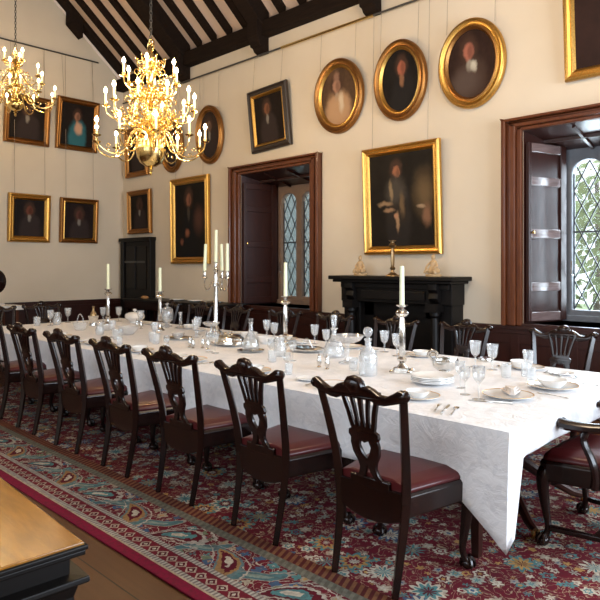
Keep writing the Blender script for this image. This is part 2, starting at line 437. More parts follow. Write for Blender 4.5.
def slopebeam(x, wdt, dep, side=1, y0=None, y1=None):
    b = B(); ya = WY-.02 if side > 0 else SY+.02
    if y0 is not None: ya = y0
    yb = APY if y1 is None else y1
    vs = [b.verts.new((xx, y, roofz(y)+dz)) for xx in (x-wdt/2, x+wdt/2) for y in (ya, yb) for dz in (-dep+.14, .16)]
    for f in ((0, 1, 3, 2), (4, 6, 7, 5), (0, 4, 5, 1), (2, 3, 7, 6), (0, 2, 6, 4), (1, 5, 7, 3)): b.faces.new([vs[i] for i in f])
    return b
TR = [-11.38, -9.27, -7.20, -5.02, -2.88, -.72, 1.44]
for x in TR:
    for s in (1, -1):
        struct('principal_rafter', slopebeam(x, .28 if x > -11 else .2, .34 if x > -11 else .14, s), M['beam'], ceil, bev=.015)
for a, c in zip(TR, TR[1:]):
    for i in range(1, 5):
        x = a+(c-a)*i/5
        for s in (1, -1): struct('rafter', slopebeam(x, .14, .085, s), M['beam'], ceil)
for x in TR[1:]:
    b = B()
    pr = [(WY, 5.45), (WY-.26, 5.45), (WY-.26, 5.12), (WY-.22, 5.06), (WY-.20, 4.98), (WY-.15, 4.97), (WY-.12, 4.92), (WY-.05, 4.89), (WY, 4.88)]
    lo = [b.verts.new((x-.11, y, z)) for y, z in pr]; hi = [b.verts.new((x+.11, y, z)) for y, z in pr]
    b.faces.new(lo); b.faces.new(hi[::-1])
    for i in range(len(pr)): b.faces.new((lo[i], lo[(i+1) % len(pr)], hi[(i+1) % len(pr)], hi[i]))
    struct('corbel', b, M['beam'], ceil, bev=.01)
b = B(); 
for ya, yb, d in ((5.62, 5.36, .25),): 
    vs = [b.verts.new((xx, y, roofz(y)+dz)) for xx in (-11.48, -11.26) for y in (ya, yb) for dz in (-d, .1)]
    for f in ((0, 1, 3, 2), (4, 6, 7, 5), (0, 4, 5, 1), (2, 3, 7, 6), (0, 2, 6, 4), (1, 5, 7, 3)): b.faces.new([vs[i] for i in f])
struct('collar_brace', b, M['beam'], ceil, bev=.02)
# wainscot
def wains(segs, axis):
    b = B()
    for a, c in segs:
        def bx(u0, u1, d, z0, z1):
            if axis == 'x': box(b, u0, u1, WY-d, WY+.0, z0, z1)
            else: box(b, EX, EX+d, u0, u1, z0, z1)
        bx(a, c, .025, 0, .86); bx(a, c, .06, .86, .90); bx(a, c, .045, .81, .86); bx(a, c, .045, 0, .16)
        n = max(1, round((c-a)/.62))
        for i in range(n+1):
            u = a+(c-a)*i/n; bx(max(a, u-.05), min(c, u+.05), .04, .16, .81)
        bx(a, c, .037, .70, .809)
    return b
struct('trim_1', wains([(-10.2, -5.37), (-3.69, NX)], 'x'), M['panel'], bev=.004)
struct('trim_2', wains([(SY, WY-.02)], 'y'), M['panel'], bev=.004)
# picture rails
def rail(name, pts, mat, r=.012):
    b = B(); tube(b, pts, r, 8); return struct(name, b, mat)
rail('trim_3', [(EX+.1, WY-.06, 4.88), (-6.75, WY-.06, 4.88)], M['iron'], .014)
rail('trim_4', [(-6.75, WY-.06, 4.88), (-5.0, WY-.06, 4.88)], M['brass'], .02)
rail('trim_5', [(-5.0, WY-.06, 4.88), (2.8, WY-.06, 4.88)], M['iron'], .014)
rail('trim_6', [(EX+.06, -1.5, 5.60), (EX+.06, 6.02, 5.60)], M['iron'], .014)
# door on the long wall by the corner
b = B(); box(b, -11.36, -10.32, WY-.08, WY, 0, 2.06); d1 = struct('door_1', b, M['ebony'])
b = B(); box(b, -11.42, -10.27, WY-.15, WY, 2.05, 2.12); box(b, -11.40, -11.28, WY-.12, WY, 0, 2.06); box(b, -10.40, -10.29, WY-.12, WY, 0, 2.06); struct('door_frame', b, M['ebony'], d1, bev=.006)
b = B(); 
for z0, z1 in ((.2, .95), (1.1, 1.95)):
    for x0, x1 in ((-11.22, -10.88), (-10.8, -10.46)): box(b, x0, x1, WY-.1, WY-.07, z0, z1)
struct('door_panel', b, M['ebony'], d1, bev=.01)
b = B(); box(b, -11.25, -10.5, WY-.115, WY-.08, 1.62, 1.66); struct('hinge', b, M['iron'], d1)

# windows
def arch_loop(cx, w, z0, zs, n=8, r=1.0):
    pts = [(cx-w/2, z0), (cx+w/2, z0)]
    for i in range(n+1):
        a = PI*i/n; pts.append((cx+w/2*math.cos(a), zs+w/2*r*math.sin(a)))
    return pts
def inside_arch(x, z, cx, w, z0, zs, r=1.0):
    if z < z0 or abs(x-cx) > w/2: return False
    return z <= zs or ((x-cx)/(w/2))**2+((z-zs)/(w/2*r))**2 <= 1
def window(nm, x0, stone, pane):
    b = B(); GY = 7.24
    # panelled reveals as splayed wedges + soffit + sill
    def prism(pts, z0, z1, z0b=None):
        lo = [b.verts.new((x, y, z0)) for x, y in pts]; hi = [b.verts.new((x, y, z1)) for x, y in pts]
        b.faces.new(lo); b.faces.new(hi[::-1]); n = len(pts)
        for i in range(n): b.faces.new((lo[i], lo[(i+1) % n], hi[(i+1) % n], hi[i]))
    x1 = x0+OW
    prism([(x0, WY), (x0+.21, GY), (x0+.21, WY+.75), (x0, WY+.75)], SILL, HEAD)
    prism([(x1, WY), (x1-.21, GY), (x1-.21, WY+.75), (x1, WY+.75)], SILL, HEAD)
    root = struct(nm, b, M['panel'])
    b = B(); vs = [b.verts.new(p) for p in ((x0, WY, HEAD), (x1, WY, HEAD), (x1, WY+.7, 2.88), (x0, WY+.7, 2.88), (x0, WY, HEAD+.03), (x1, WY, HEAD+.03), (x1, WY+.7, HEAD+.03), (x0, WY+.7, HEAD+.03))]
    for f in ((0, 1, 2, 3), (4, 5, 6, 7), (0, 1, 5, 4), (1, 2, 6, 5), (2, 3, 7, 6), (3, 0, 4, 7)): b.faces.new([vs[i] for i in f])
    for u in (.33, .66): bar(b, (x0+OW*u, WY+.05, HEAD-.015), (x0+OW*u, WY+.62, 2.89), .05, .03)
    bar(b, (x0, WY+.33, HEAD-.085), (x1, WY+.33, HEAD-.085), .05, .05)
    struct('soffit', b, M['panel'], root)
    b = B(); box(b, x0-.0, x1, WY-.05, GY, SILL-.04, SILL); struct('sill_board', b, M['panel'], root, bev=.006)
    # stone tracery
    cx = x0+.755; sw = OW-.42
    L = [(cx-.305, .36), (cx+.165, .36)] if False else [(x0+.455, .35), (x0+.930, .35)]
    z0, zs = 1.06, 2.62
    b = B()
    outer = [(cx-sw/2-.02, SILL), (cx+sw/2+.02, SILL), (cx+sw/2+.02, 2.92), (cx-sw/2-.02, 2.92)]
    plate2d(b, [outer]+[arch_loop(c, wd, z0, zs, r=.85) for c, wd in L], .12, lambda u, v, d: Vector((u, GY+.06+d, v)), .0)
    m = M['stone'] if stone == 1 else M['stone2']
    struct('stone_tracery', b, m, root, bev=.018)
    b = B(); box(b, cx-sw/2-.02, cx+sw/2+.02, GY-.04, GY+.10, SILL, 1.0); struct('stone_sill', b, m, root, bev=.01)
    b = B()
    for c, wd in L:
        plate2d(b, [arch_loop(c, wd+.02, z0-.01, zs, r=.85)], .006, lambda u, v, d: Vector((u, GY+.075+d, v)))
    gl = struct('leaded_glass', b, pane, root)
    b = B(); yy = GY+.068
    for c, wd in L:
        dx, dz = wd/2*.98, .34
        for s in (1, -1):
            for kk in range(-8, 14):
                # line z = z0 + kk*dz*? + s*(x-c)*dz/dx
                pts = [];
                for i in range(41):
                    x = c-wd/2+wd*i/40; z = z0+kk*dz+s*(x-c)*dz/dx*1.0
                    if inside_arch(x, z, c, wd, z0, zs, .85): pts.append((x, z))
                if len(pts) > 1: bar(b, (pts[0][0], yy, pts[0][1]), (pts[-1][0], yy, pts[-1][1]), .014, .011)
        box(b, c-wd/2, c+wd/2, yy-.012, yy+.004, 1.94, 1.96)
        for xx in (c-wd/2+.006, c+wd/2-.006): box(b, xx-.008, xx+.008, yy-.008, yy+.008, z0, zs)
    struct('lead_lattice', b, M['lead'], root)
    # moulded architrave round the opening
    b = B(); fw = .25
    for k, (o0, o1, dp) in enumerate(((0, .06, .05), (.06, .12, .085), (.12, .165, .065), (.165, .215, .11))):
        box(b, x0-o1, x0-o0, WY-dp, WY, .90, HEAD+.16*o1/.25*1.0); box(b, x1+o0, x1+o1, WY-dp, WY, .90, HEAD+.16*o1/.25)
        box(b, x0-o1, x1+o1, WY-dp, WY, HEAD+.16*o0/.25, HEAD+.16*o1/.25)
    struct('window_frame', b, M['mahog'], root, bev=.012)
    # shutter leaf folded against the left reveal
    ang = math.atan2(.64, .21); T = Matrix.Translation((x0+.012, WY+.02, 0)) @ Matrix.Rotation(ang, 4, 'Z')
    b = B(); Lw = .60
    box(b, 0, Lw, -.03, -.012, SILL+.02, 2.92, T)
    for u0, u1 in ((0, .045), (Lw-.09, Lw)): box(b, u0, u1, -.052, -.03, SILL+.02, 2.92, T)
    sh = struct('shutter', b, M['panel'], root, bev=.004)
    b = B()
    for z in (1.0, 1.33, 1.92, 2.50, 2.87): box(b, .045, Lw-.09, -.048, -.03, z-.05, z+.05, T)
    struct('shutter_rail', b, M['panel'] if stone == 1 else M['rail'], sh, bev=.006)
    b = B(); p = T @ Vector((.06, -.06, 1.93)); lathe(b, [(0, -.018), (.014, -.012), (.018, 0), (.014, .012), (0, .018)], 10, p); struct('knob', b, M['brass'], sh)
    b = B(); tube(b, [(x0+.30, GY-.02, 1.45), (x0+.30, GY-.06, 1.47), (x0+.30, GY-.06, 1.62)], .009, 6); struct('window_catch', b, M['silver'], root)
window('window_1', W1, 1, M['frost'])
window('window_2', W2, 2, M['pane'])

# ------------------------------------------------------------------ outside
b = B(); box(b, -30, 20, 7.6, 40, -.9, -.8); g = struct('ground_lawn', b, M['leaf']); g['kind'] = 'structure'
def leafball(b, c, R, n, s):
    for i in range(n):
        d = Vector((random.gauss(0, 1), random.gauss(0, 1), random.gauss(0, 1))).normalized()*R*random.random()**.4
        p = Vector(c)+d; a = Vector((random.gauss(0, 1), random.gauss(0, 1), random.gauss(0, 1))).normalized(); q = a.orthogonal().normalized(); r = a.cross(q)
        z = s*random.uniform(.6, 1.3)
        b.faces.new([b.verts.new(p+q*z), b.verts.new(p+r*z*.55), b.verts.new(p-q*z), b.verts.new(p-r*z*.55)])
def tree(loc, R, h, lab):
    t = thing('garden_tree', lab, 'tree', loc)
    b = B(); tube(b, [(0, 0, 0), (.1, 0, h*.4), (0, .1, h)], [.14, .1, .05], 8); obj('trunk', b, M['bark'], t)
    b = B()
    for i in range(7):
        a = i*2.4; leafball(b, (math.cos(a)*R*.6, math.sin(a)*R*.6, h+math.sin(i*1.7)*R*.5), R*.62, 170, .10)
    obj('foliage', b, M['leaf'], t, smooth=False)
tree((-3.5, 10.8, -.8), 1.5, 2.8, 'leafy green tree seen low through the leaded panes of the right window')
tree((-5.6, 16.6, -.8), 2.6, 4.6, 'taller green tree further off beyond the right leaded window')

nb = thing('building', 'pale rendered building seen faintly through the left leaded window', 'building', (-12.2, 11.5, -.8))
b = B(); box(b, -4.5, 4.2, 0, 3, 0, 6.5); obj('wall', b, M['render'], nb, smooth=False)
b = B(); plate2d(b, [[(-.4, 6.5), (3.4, 6.5), (1.5, 8.0)]], 9.2, lambda u, v, d: Vector((d-.15, u, v))); obj('roof', b, M['iron'], nb, smooth=False)
# ------------------------------------------------------------------ rug
b = B(); box(b, RX0, RX1, RY0, RY1, 0.0, .012)
tag(obj('persian_rug', b, M['rug'], smooth=False, bev=.004), 'large crimson patterned rug with paisley border under the long table', 'rug')

# ------------------------------------------------------------------ table + cloth
TX0, TX1, TY0, TY1, TZ = -8.52, -1.355, 2.83, 4.85, .755
tb = thing('dining_table', 'long wooden banquet table hidden beneath the white cloth', 'table', ((TX0+TX1)/2, (TY0+TY1)/2, 0))
ox, oy = (TX0+TX1)/2, (TY0+TY1)/2
b = B(); box(b, TX0-ox, TX1-ox, TY0-oy, TY1-oy, .72, TZ); obj('tabletop', b, M['panel'], tb, bev=.008)
for px in (-1.95, -3.9, -6.0, -7.9):
    b = B(); lathe(b, [(.05, .2), (.09, .24), (.06, .3), (.05, .42), (.085, .5), (.05, .6), (.09, .66), (.2, .70), (.2, .72)], 16, (px-ox, 0, 0)); pd = obj('pedestal', b, M['panel'], tb)
    for a in (40, 140, 220, 320):
        a = math.radians(a); dx, dy = math.cos(a), math.sin(a)
        b = B(); tube(b, [(px-ox+dx*r, dy*r, z) for r, z in ((.03, .30), (.16, .29), (.34, .17), (.52, .07), (.60, .05))], [.04, .04, .032, .026, .022], 8); obj('leg', b, M['panel'], pd)
        b = B(); tube(b, [(px-ox+dx*.60, dy*.60, .013), (px-ox+dx*.60, dy*.60, .06)], .026, 10); obj('caster', b, M['brass'], pd)
for px, py in ((-1.62, 4.62), (-1.62, 3.02), (-8.3, 4.6), (-8.3, 3.05)):
    b = B(); tube(b, [(px-ox, py-oy, .72), (px-ox, py-oy, .6), (px-ox, py-oy, .05), (px-ox, py-oy, .014)], [.045, .045, .03, .026], 4, up=(0, 1, 0)); obj('leg', b, M['panel'], tb)

def cloth():
    b = B(); e = .015; x0, x1, y0, y1 = TX0-e, TX1+e, TY0-e, TY1+e; zt = TZ+.008
    per = []
    def line(p, q, n, tag_):
        for i in range(n): t = i/n; per.append((p[0]+(q[0]-p[0])*t, p[1]+(q[1]-p[1])*t, tag_))
    line((x1, y0), (x0, y0), 240, 'S'); line((x0, y0), (x0, y1), 70, 'W'); line((x0, y1), (x1, y1), 160, 'N'); line((x1, y1), (x1, y0), 80, 'E')
    rows = 9; grid = []
    rnd = random.Random(3); ph = [rnd.uniform(0, 6) for _ in range(6)]
    for (x, y, t) in per:
        dS = x1-x if t in 'SN' else 0; dE = (y-y0) if t in 'EW' else 0; dE2 = (y1-y) if t in 'EW' else 0; dW = x-x0
        if t in 'SN':
            zb = .425+.012*math.sin(x*2.3)
            for dd in (dS, dW):
                if dd < .32: zb -= (.235)*(1-dd/.32)**1.1
            out = (0, -1) if t == 'S' else (0, 1); s = x
        else:
            zb = .628+.006*math.sin(y*4)
            for dd in (dE, dE2):
                if dd < .13: zb = .19+(zb-.19)*min(1, (dd/.13)**1.2)
            out = (1, 0) if t == 'E' else (-1, 0); s = y
        wv = .5*math.sin(s*5.1+ph[0])+.35*math.sin(s*9.7+ph[1])+.25*math.sin(s*16+ph[2])
        # diagonal flare at corners
        col = []
        for r in range(rows+1):
            f = r/rows; z = zt-(zt-zb)*f
            if r == 0: col.append(b.verts.new((x, y, zt))); continue
            rr = .004 if r == 1 else .008
            h = (zt-z)
            o = rr+h*.028+h*wv*.045
            cx = cy = 0
            if t in 'SN' and dS < .10: cx = (.10-dS)*.0
            col.append(b.verts.new((x+out[0]*o+cx, y+out[1]*o, z)))
        grid.append(col)
    n = len(grid)
    for i in range(n):
        a, c = grid[i], grid[(i+1) % n]
        for r in range(rows): b.faces.new((a[r], c[r], c[r+1], a[r+1]))
    b.faces.new([g_[0] for g_ in grid])
    return b
b = cloth()
o = obj('tablecloth', b, M['cloth']); tag(o, 'white damask tablecloth draped over the long banquet table', 'tablecloth')
so = o.modifiers.new('thickness', 'SOLIDIFY'); so.thickness = .002; so.offset = 1
TOP = TZ+.0105

# ------------------------------------------------------------------ chairs
def rake(z): return (.045 if z > .46 else .045*z/.46)-(.25*max(0.0, z-.46)**1.3)
def half_mirror(h): return [(w_, z) for w_, z in h]+[(-w_, z) for w_, z in reversed(h)]
def make_chair(name, label, arm=False):
    t = thing(name, label, 'chair', group=None)
    wf, wb, dp = (.305, .22, .50) if not arm else (.33, .25, .54)
    sc = wb/.22
    bk = .0
    # rear legs and back posts
    for s in (1, -1):
        b = B(); tube(b, cat_rom([(s*.185*sc, -.02, 0), (s*.188*sc, .005, .12), (s*.195*sc, .035, .30), (s*.205*sc, .045, .44)], 4), [.023+.007*i/12 for i in range(13)], 4, up=(1, 1, 0))
        obj('leg', b, M['chair'], t, bev=.004)
    for s in (1, -1):
        zs = [.43, .55, .68, .82, .92, .96]
        b = B(); tube(b, cat_rom([(s*(.205+.056*(max(0.0, z-.44)/.545)**1.4)*sc, rake(z), z) for z in zs], 3), [.031-.007*i/15 for i in range(16)], 4, up=(1, 1, 0))
        obj('back_post', b, M['chair'], t, bev=.004)
    # crest rail: serpentine with ears and centre lobe
    top, bot = [], []
    K = [(-.315, .985), (-.308, 1.006), (-.282, 1.012), (-.245, .992), (-.20, .972), (-.155, .975), (-.115, 1.000), (-.082, 1.010), (-.062, 1.004), (-.056, 1.022), (-.032, 1.046), (0, 1.054)]
    top = K+[(-x, z) for x, z in reversed(K[:-1])]
    Kb = [(-.31, .962), (-.28, .950), (-.235, .938), (-.18, .925), (-.14, .924), (-.10, .940), (0, .940)]
    bot = Kb+[(-x, z) for x, z in reversed(Kb[:-1])]
    b = B(); plate2d(b, [[(x*sc*.90, z) for x, z in top+bot[::-1]]], .046, lambda u, v, d: Vector((u, rake(v)+.03*(1-(u/.3)**2)*-.6+d, v-.025)), .012)
    lathe(b, [(0, -.05), (.026, -.040), (.042, -.012), (.042, .012), (.028, .030), (0, .038)], 12, (0, rake(1.0)-.022, .988), 1.3, .8)
    for s in (1, -1): lathe(b, [(0, -.03), (.018, -.022), (.028, -.006), (.028, .008), (.018, .022), (0, .028)], 9, (s*.268*sc, rake(.98), .958), 1, 1.1, .1, 3)
    obj('crest_rail', b, M['chair'], t)
    # pierced splat
    H = [(.128, .955), (.108, .90), (.088, .83), (.076, .77), (.070, .755), (.088, .745), (.092, .722), (.080, .705), (.086, .68), (.078, .63), (.056, .59), (.048, .56), (.058, .53), (.085, .50), (.112, .47), (.12, .43)]
    holes = []
    for uc0, uc1 in ((-.088, -.050), (-.031, -.017), (.031, .017), (.088, .050)):
        pts = []
        w0, w1 = .0165, .0085
        path = [(.77+.168*q/6, uc1+(uc0-uc1)*(q/6)**1.7, w1+(w0-w1)*q/6) for q in range(7)]
        pts = [(u-w_*.55, z) for z, u, w_ in path[:1]]+[(u+w_*(.55 if q == 0 else 1), z) for q, (z, u, w_) in enumerate(path)]
        pts += [(path[-1][1], .943)]+[(u-w_, z) for z, u, w_ in reversed(path[1:])]
        holes.append([(u*.96, v) for u, v in pts])
    holes.append([(0, .605), (.022, .635), (.036, .67), (.026, .700), (0, .688), (-.026, .700), (-.036, .67), (-.022, .635)])
    holes.append([(0, .575), (.013, .54), (.040, .497), (.03, .487), (0, .50), (-.03, .487), (-.040, .497), (-.013, .54)])
    b = B(); plate2d(b, [half_mirror(H)]+holes, .022, lambda u, v, d: Vector((u, rake(v)-.012*(1-((v-.7)/.25)**2)+d, v)), .003)
    obj('splat', b, M['chair'], t)
    # seat frame
    fy, by = dp, .045
    b = B()
    def trap(inset, front=.02):
        p = [(-wb+inset, by), (wb-inset, by)]
        n = 8; pts = [(-wb+inset, by)]
        pts += [(wb-inset, by)]
        pts += [(wf-inset, fy-.04), (wf-inset-.02, fy-inset*.6)]
        pts += [(0, fy-inset*.6+front)]
        pts += [(-wf+inset+.02, fy-inset*.6), (-wf+inset, fy-.04)]
        return pts
    def slab(b, loops):
        rings = [[b.verts.new((x, y, z)) for x, y in lp] for lp, z in loops]
        n = len(rings[0])
        b.faces.new(rings[0][::-1]); b.faces.new(rings[-1])
        for A, C in zip(rings, rings[1:]):
            for i in range(n): b.faces.new((A[i], A[(i+1) % n], C[(i+1) % n], C[i]))
    slab(b, [(trap(.01), .360), (trap(0), .370), (trap(0), .460), (trap(.012), .475)])
    plate2d(b, [[(-wb+.01, .35), (-wb*.55, .315), (-wb*.2, .300), (wb*.2, .300), (wb*.55, .315), (wb-.01, .35), (wb-.01, .475), (-wb+.01, .475)]], .03, lambda u, v, d: Vector((u, .045+d, v)), .004)
    sf = obj('seat_frame', b, M['chair'], t, smooth=False, bev=.004)
    b = B(); box(b, -.12*sc, .12*sc, .025, .06, .46, .51); obj('splat_shoe', b, M['chair'], t, bev=.006)
    b = B()
    slab(b, [(trap(.02, .018), .468), (trap(.012, .02), .486), (trap(.03, .016), .508), (trap(.10, .01), .526)])
    so_ = obj('seat', b, M['leather'], t, smooth=True, bev=.008)
    # cabriole front legs with claw and ball feet
    for s in (1, -1):
        x, y = s*(wf-.04), fy-.03
        b = B()
        P = [(x, y, .43), (x+s*.012, y+.012, .38), (x+s*.014, y+.016, .32), (x+s*.004, y+.004, .20), (x-s*.004, y-.006, .11), (x+s*.002, y+.002, .06), (x+s*.012, y+.014, .035)]
        tube(b, cat_rom(P, 3), [.036, .040, .042, .041, .039, .036, .033, .030, .027, .024, .022, .020, .018, .018, .017, .018, .020, .024, .026], 10)
        lathe(b, [(0, 0), (.020, .002), (.031, .014), (.034, .026), (.028, .042), (.012, .052), (0, .056)], 12, (x+s*.014, y+.016, 0))
        for a in (-30, 30, 90, 150, 210):
            a = math.radians(a); dx, dy = math.cos(a), math.sin(a)
            c = Vector((x+s*.014, y+.016, 0))
            tube(b, [c+Vector((dx*.012, dy*.012, .062)), c+Vector((dx*.032, dy*.032, .044)), c+Vector((dx*.038, dy*.038, .024)), c+Vector((dx*.032, dy*.032, .006))], [.008, .009, .007, .003], 6)
        # carved ear brackets
        tube(b, [(x-s*.03, y, .36), (x-s*.075, y+.002, .37), (x-s*.10, y, .39)], [.022, .014, .006], 8)
        tube(b, [(x, y-.03, .36), (x, y-.075, .37), (x, y-.10, .39)], [.022, .014, .006], 8)
        obj('leg', b, M['chair'], t)
    if arm:
        for s in (1, -1):
            b = B(); A = [(s*.255, rake(.72)+.01, .70), (s*.30, .10, .715), (s*.335, .25, .70), (s*.335, .38, .695), (s*.31, .46, .70), (s*.275, .475, .70), (s*.262, .445, .70), (s*.285, .425, .70)]
            tube(b, cat_rom(A, 4), [.020+.008*math.sin(min(1, i/24)*PI) for i in range(29)], 8, flat=1.35); obj('armrest', b, M['chair'], t)
            b = B(); tube(b, cat_rom([(s*.325, .28, .69), (s*.322, .30, .62), (s*.335, .25, .52), (s*.322, .24, .44), (s*.31, .25, .38)], 4), [.020, .021, .022, .022, .023, .024, .024, .025, .025, .026, .026, .027, .027, .028, .028, .028, .028], 8, flat=.8); obj('arm_support', b, M['chair'], t)
        b = B()
        for s in (1, -1): bar(b, (s*.21, 0.01, .10), (s*.295, dp-.05, .10), .028, .034)
        bar(b, (-.25, .26, .10), (.25, .26, .10), .028, .034)
        obj('stretcher', b, M['chair'], t, bev=.004)
    return t

ch0 = make_chair('dining_chair', 'dark carved dining chair nearest the camera, beside the hanging cloth corner')
NX_CH = [-1.87, -2.67, -3.465, -4.245, -5.055, -5.885, -6.705]
nl = [None,
 'second dark carved dining chair from the right on the near side of the table',
 'third dark carved dining chair from the right on the near side of the table',
 'middle dark carved chair of the near row, fourth from the right',
 'fifth dark carved chair from the right in the near row',
 'sixth dark carved chair from the right in the near row',
 'farthest chair of the near row, cut by the left picture edge']
ch0.location = (NX_CH[0], 2.385, .012); G1 = 'dining chairs along the near side'; ch0['group'] = G1
for x, l, rz in zip(NX_CH[1:], nl[1:], (-.02, .03, -.02, .02, 0, .02)): dup(ch0, (x, 2.385, .012), rz, l, G1)
fl = ['carved dining chair across the table in front of the bright right window',
 'carved dining chair across the table just right of the black fireplace',
 'carved dining chair across the table centred before the black fireplace',
 'carved dining chair across the table at the left edge of the fireplace',
 'carved dining chair across the table below the leaded window of the left recess',
 'carved dining chair across the table below the open shutter, right of the four-light candelabrum',
 'carved dining chair across the table left of the four-light candelabrum',
 'carved dining chair at the left end of the far row, by the dark sideboard']
FX_CH = [-2.12, -3.07, -3.89, -4.77, -5.60, -6.52, -7.35, -8.15]
for x, l, rz in zip(FX_CH, fl, (.03, -.04, .02, -.03, .03, 0, .02, -.02)): dup(ch0, (x, 5.42, .012), PI+rz, l, 'dining chairs along the far side')
dup(ch0, (-9.1, 3.92, .012), -PI/2, 'dark dining chair at the far left table end, before the end wall panelling', 'chairs at the far end of the table')
dup(ch0, (-8.98, 3.22, .012), -PI/2+.06, 'dark dining chair at the far table end, beside the left picture edge', 'chairs at the far end of the table')
ac = make_chair('armchair', 'dark armchair with red leather seat and scrolled arm at the right table end', True)
ac.location = (-.90, 3.71, .012); ac.rotation_euler = (0, 0, PI/2)
ac.location = (-.90, 3.71, .012)

# ------------------------------------------------------------------ fireplace and mantel ornaments
fp = thing('fireplace', 'black carved fireplace surround with a broad mantel shelf under the large portrait', 'fireplace', (-4.525, WY, 0)); fp.scale = (.873, 1, 1)
b = B(); box(b, -1.06, 1.06, -.46, 0, 1.385, 1.435); box(b, -1.01, 1.01, -.42, 0, 1.35, 1.385); obj('mantel_shelf', b, M['ebony'], fp, smooth=False, bev=.01)
b = B(); box(b, -.95, .95, -.30, 0, 1.10, 1.35); box(b, -.93, .93, -.335, -.30, 1.28, 1.35); box(b, -.55, .55, -.325, -.30, 1.14, 1.25); obj('frieze', b, M['ebony'], fp, smooth=False, bev=.008)
for s in (1, -1):
    b = B(); box(b, min(s*.62, s*.93), max(s*.62, s*.93), -.26, 0, 0, 1.10); pl = obj('jamb', b, M['ebony'], fp, smooth=False, bev=.008)
    b = B(); c0 = s*.72
    box(b, c0-.08, c0+.08, -.40, -.26, 0, .22); lathe(b, [(.06, .22), (.065, .25), (.05, .28), (.055, .9), (.045, .95), (.07, .98), (.07, 1.02)], 14, (c0, -.33, 0)); box(b, c0-.09, c0+.09, -.42, -.26, 1.02, 1.12); obj('column', b, M['ebony'], pl)
    b = B(); plate2d(b, [[(-.26, 1.35), (-.40, 1.35), (-.40, 1.28), (-.36, 1.24), (-.38, 1.18), (-.33, 1.12), (-.26, 1.10)]], .14, lambda u, v, d: Vector((c0+d, u, v)), .005); obj('bracket', b, M['ebony'], pl)
b = B(); box(b, -.62, .62, -.10, -.02, 0, 1.10); box(b, -.62, -.45, -.16, -.1, 0, 1.1); box(b, .45, .62, -.16, -.1, 0, 1.1); box(b, -.62, .62, -.16, -.1, .92, 1.1); obj('firebox', b, M['ebony'], fp, smooth=False)
b = B(); box(b, -.9, .9, -.75, 0, 0, .03); obj('hearth', b, M['ebony'], fp, smooth=False)

def candle(loc, h, r, label, lean=(0, 0), group=None):
    b = B(); tube(b, [(0, 0, 0), (0, 0, h), (0, 0, h+.002)], [r, r*.86, r*.5], 12)
    tube(b, [(0, 0, h), (.001, 0, h+.009)], .0012, 4)
    o = obj('candle', b, M['wax']); o.location = loc; o.rotation_euler = (lean[0], lean[1], 0); return tag(o, label, 'candle', group)
def candlestick(loc, h, label, mat, cat='candlestick', square=True, rb=.075, group=None):
    t = thing('candlestick', label, cat, loc, .4, group); k = h
    b = B()
    if square:
        for q, z0, z1 in ((1.0, 0, .012), (.86, .012, .024), (.62, .024, .036)): box(b, -rb*q, rb*q, -rb*q, rb*q, z0, z1)
        for sx in (1, -1):
            for sy in (1, -1): lathe(b, [(0, 0), (.018, 0), (.02, .012), (.012, .024), (0, .03)], 8, (sx*rb*.9, sy*rb*.9, 0))
        lathe(b, [(rb*.6, .03), (rb*.5, .045), (rb*.28, .06), (rb*.2, .08)], 12, wave=.06, wn=4)
    else: lathe(b, [(0, 0), (rb, 0), (rb*.97, .008), (rb*.7, .018), (rb*.6, .03), (rb*.3, .045), (rb*.2, .08)], 20)
    obj('base', b, mat, t)
    b = B(); lathe(b, [(.016, .07), (.030, .085), (.034, .10), (.020, .12), (.022, .135), (.025, k*.5), (.019, k-.11), (.015, k-.10), (.013, k-.09)], 12, wave=.05, wn=6); obj('stem', b, mat, t)
    b = B(); lathe(b, [(.013, k-.10), (.034, k-.088), (.050, k-.068), (.040, k-.052), (.022, k-.04), (.024, k-.022), (.044, k-.013), (.046, k-.006), (.021, k-.006), (.021, k-.02), (0, k-.02)], 16, wave=.05, wn=8); obj('drip_pan', b, mat, t)
    return t
candlestick((-2.67, 3.84, TOP), .51, 'ornate silver candlestick nearest the camera with square foliate foot', M['silver'], rb=.07, group='silver candlesticks on the table')
candle((-2.67, 3.84, TOP+.492), .30, .019, 'pale candle in the candlestick nearest the camera, before the fireplace')
candlestick((-4.42, 4.34, TOP), .50, 'silver candlestick in front of the left leaded window', M['silver'], rb=.055, group='silver candlesticks on the table')
candle((-4.42, 4.34, TOP+.482), .345, .020, 'pale candle standing in front of the left leaded window')
candlestick((-6.56, 4.27, TOP), .49, 'silver candlestick left of the four-light candelabrum, before the sideboard', M['silver'], square=False, rb=.06, group='silver candlesticks on the table')
candle((-6.56, 4.27, TOP+.472), .30, .020, 'pale candle left of the four-light candelabrum')
candlestick((-7.75, 4.22, TOP), .49, 'farthest silver candlestick, near the far left end of the table', M['silver'], square=False, rb=.06, group='silver candlesticks on the table')
candle((-7.75, 4.22, TOP+.472), .35, .020, 'leftmost pale candle, against the end wall')
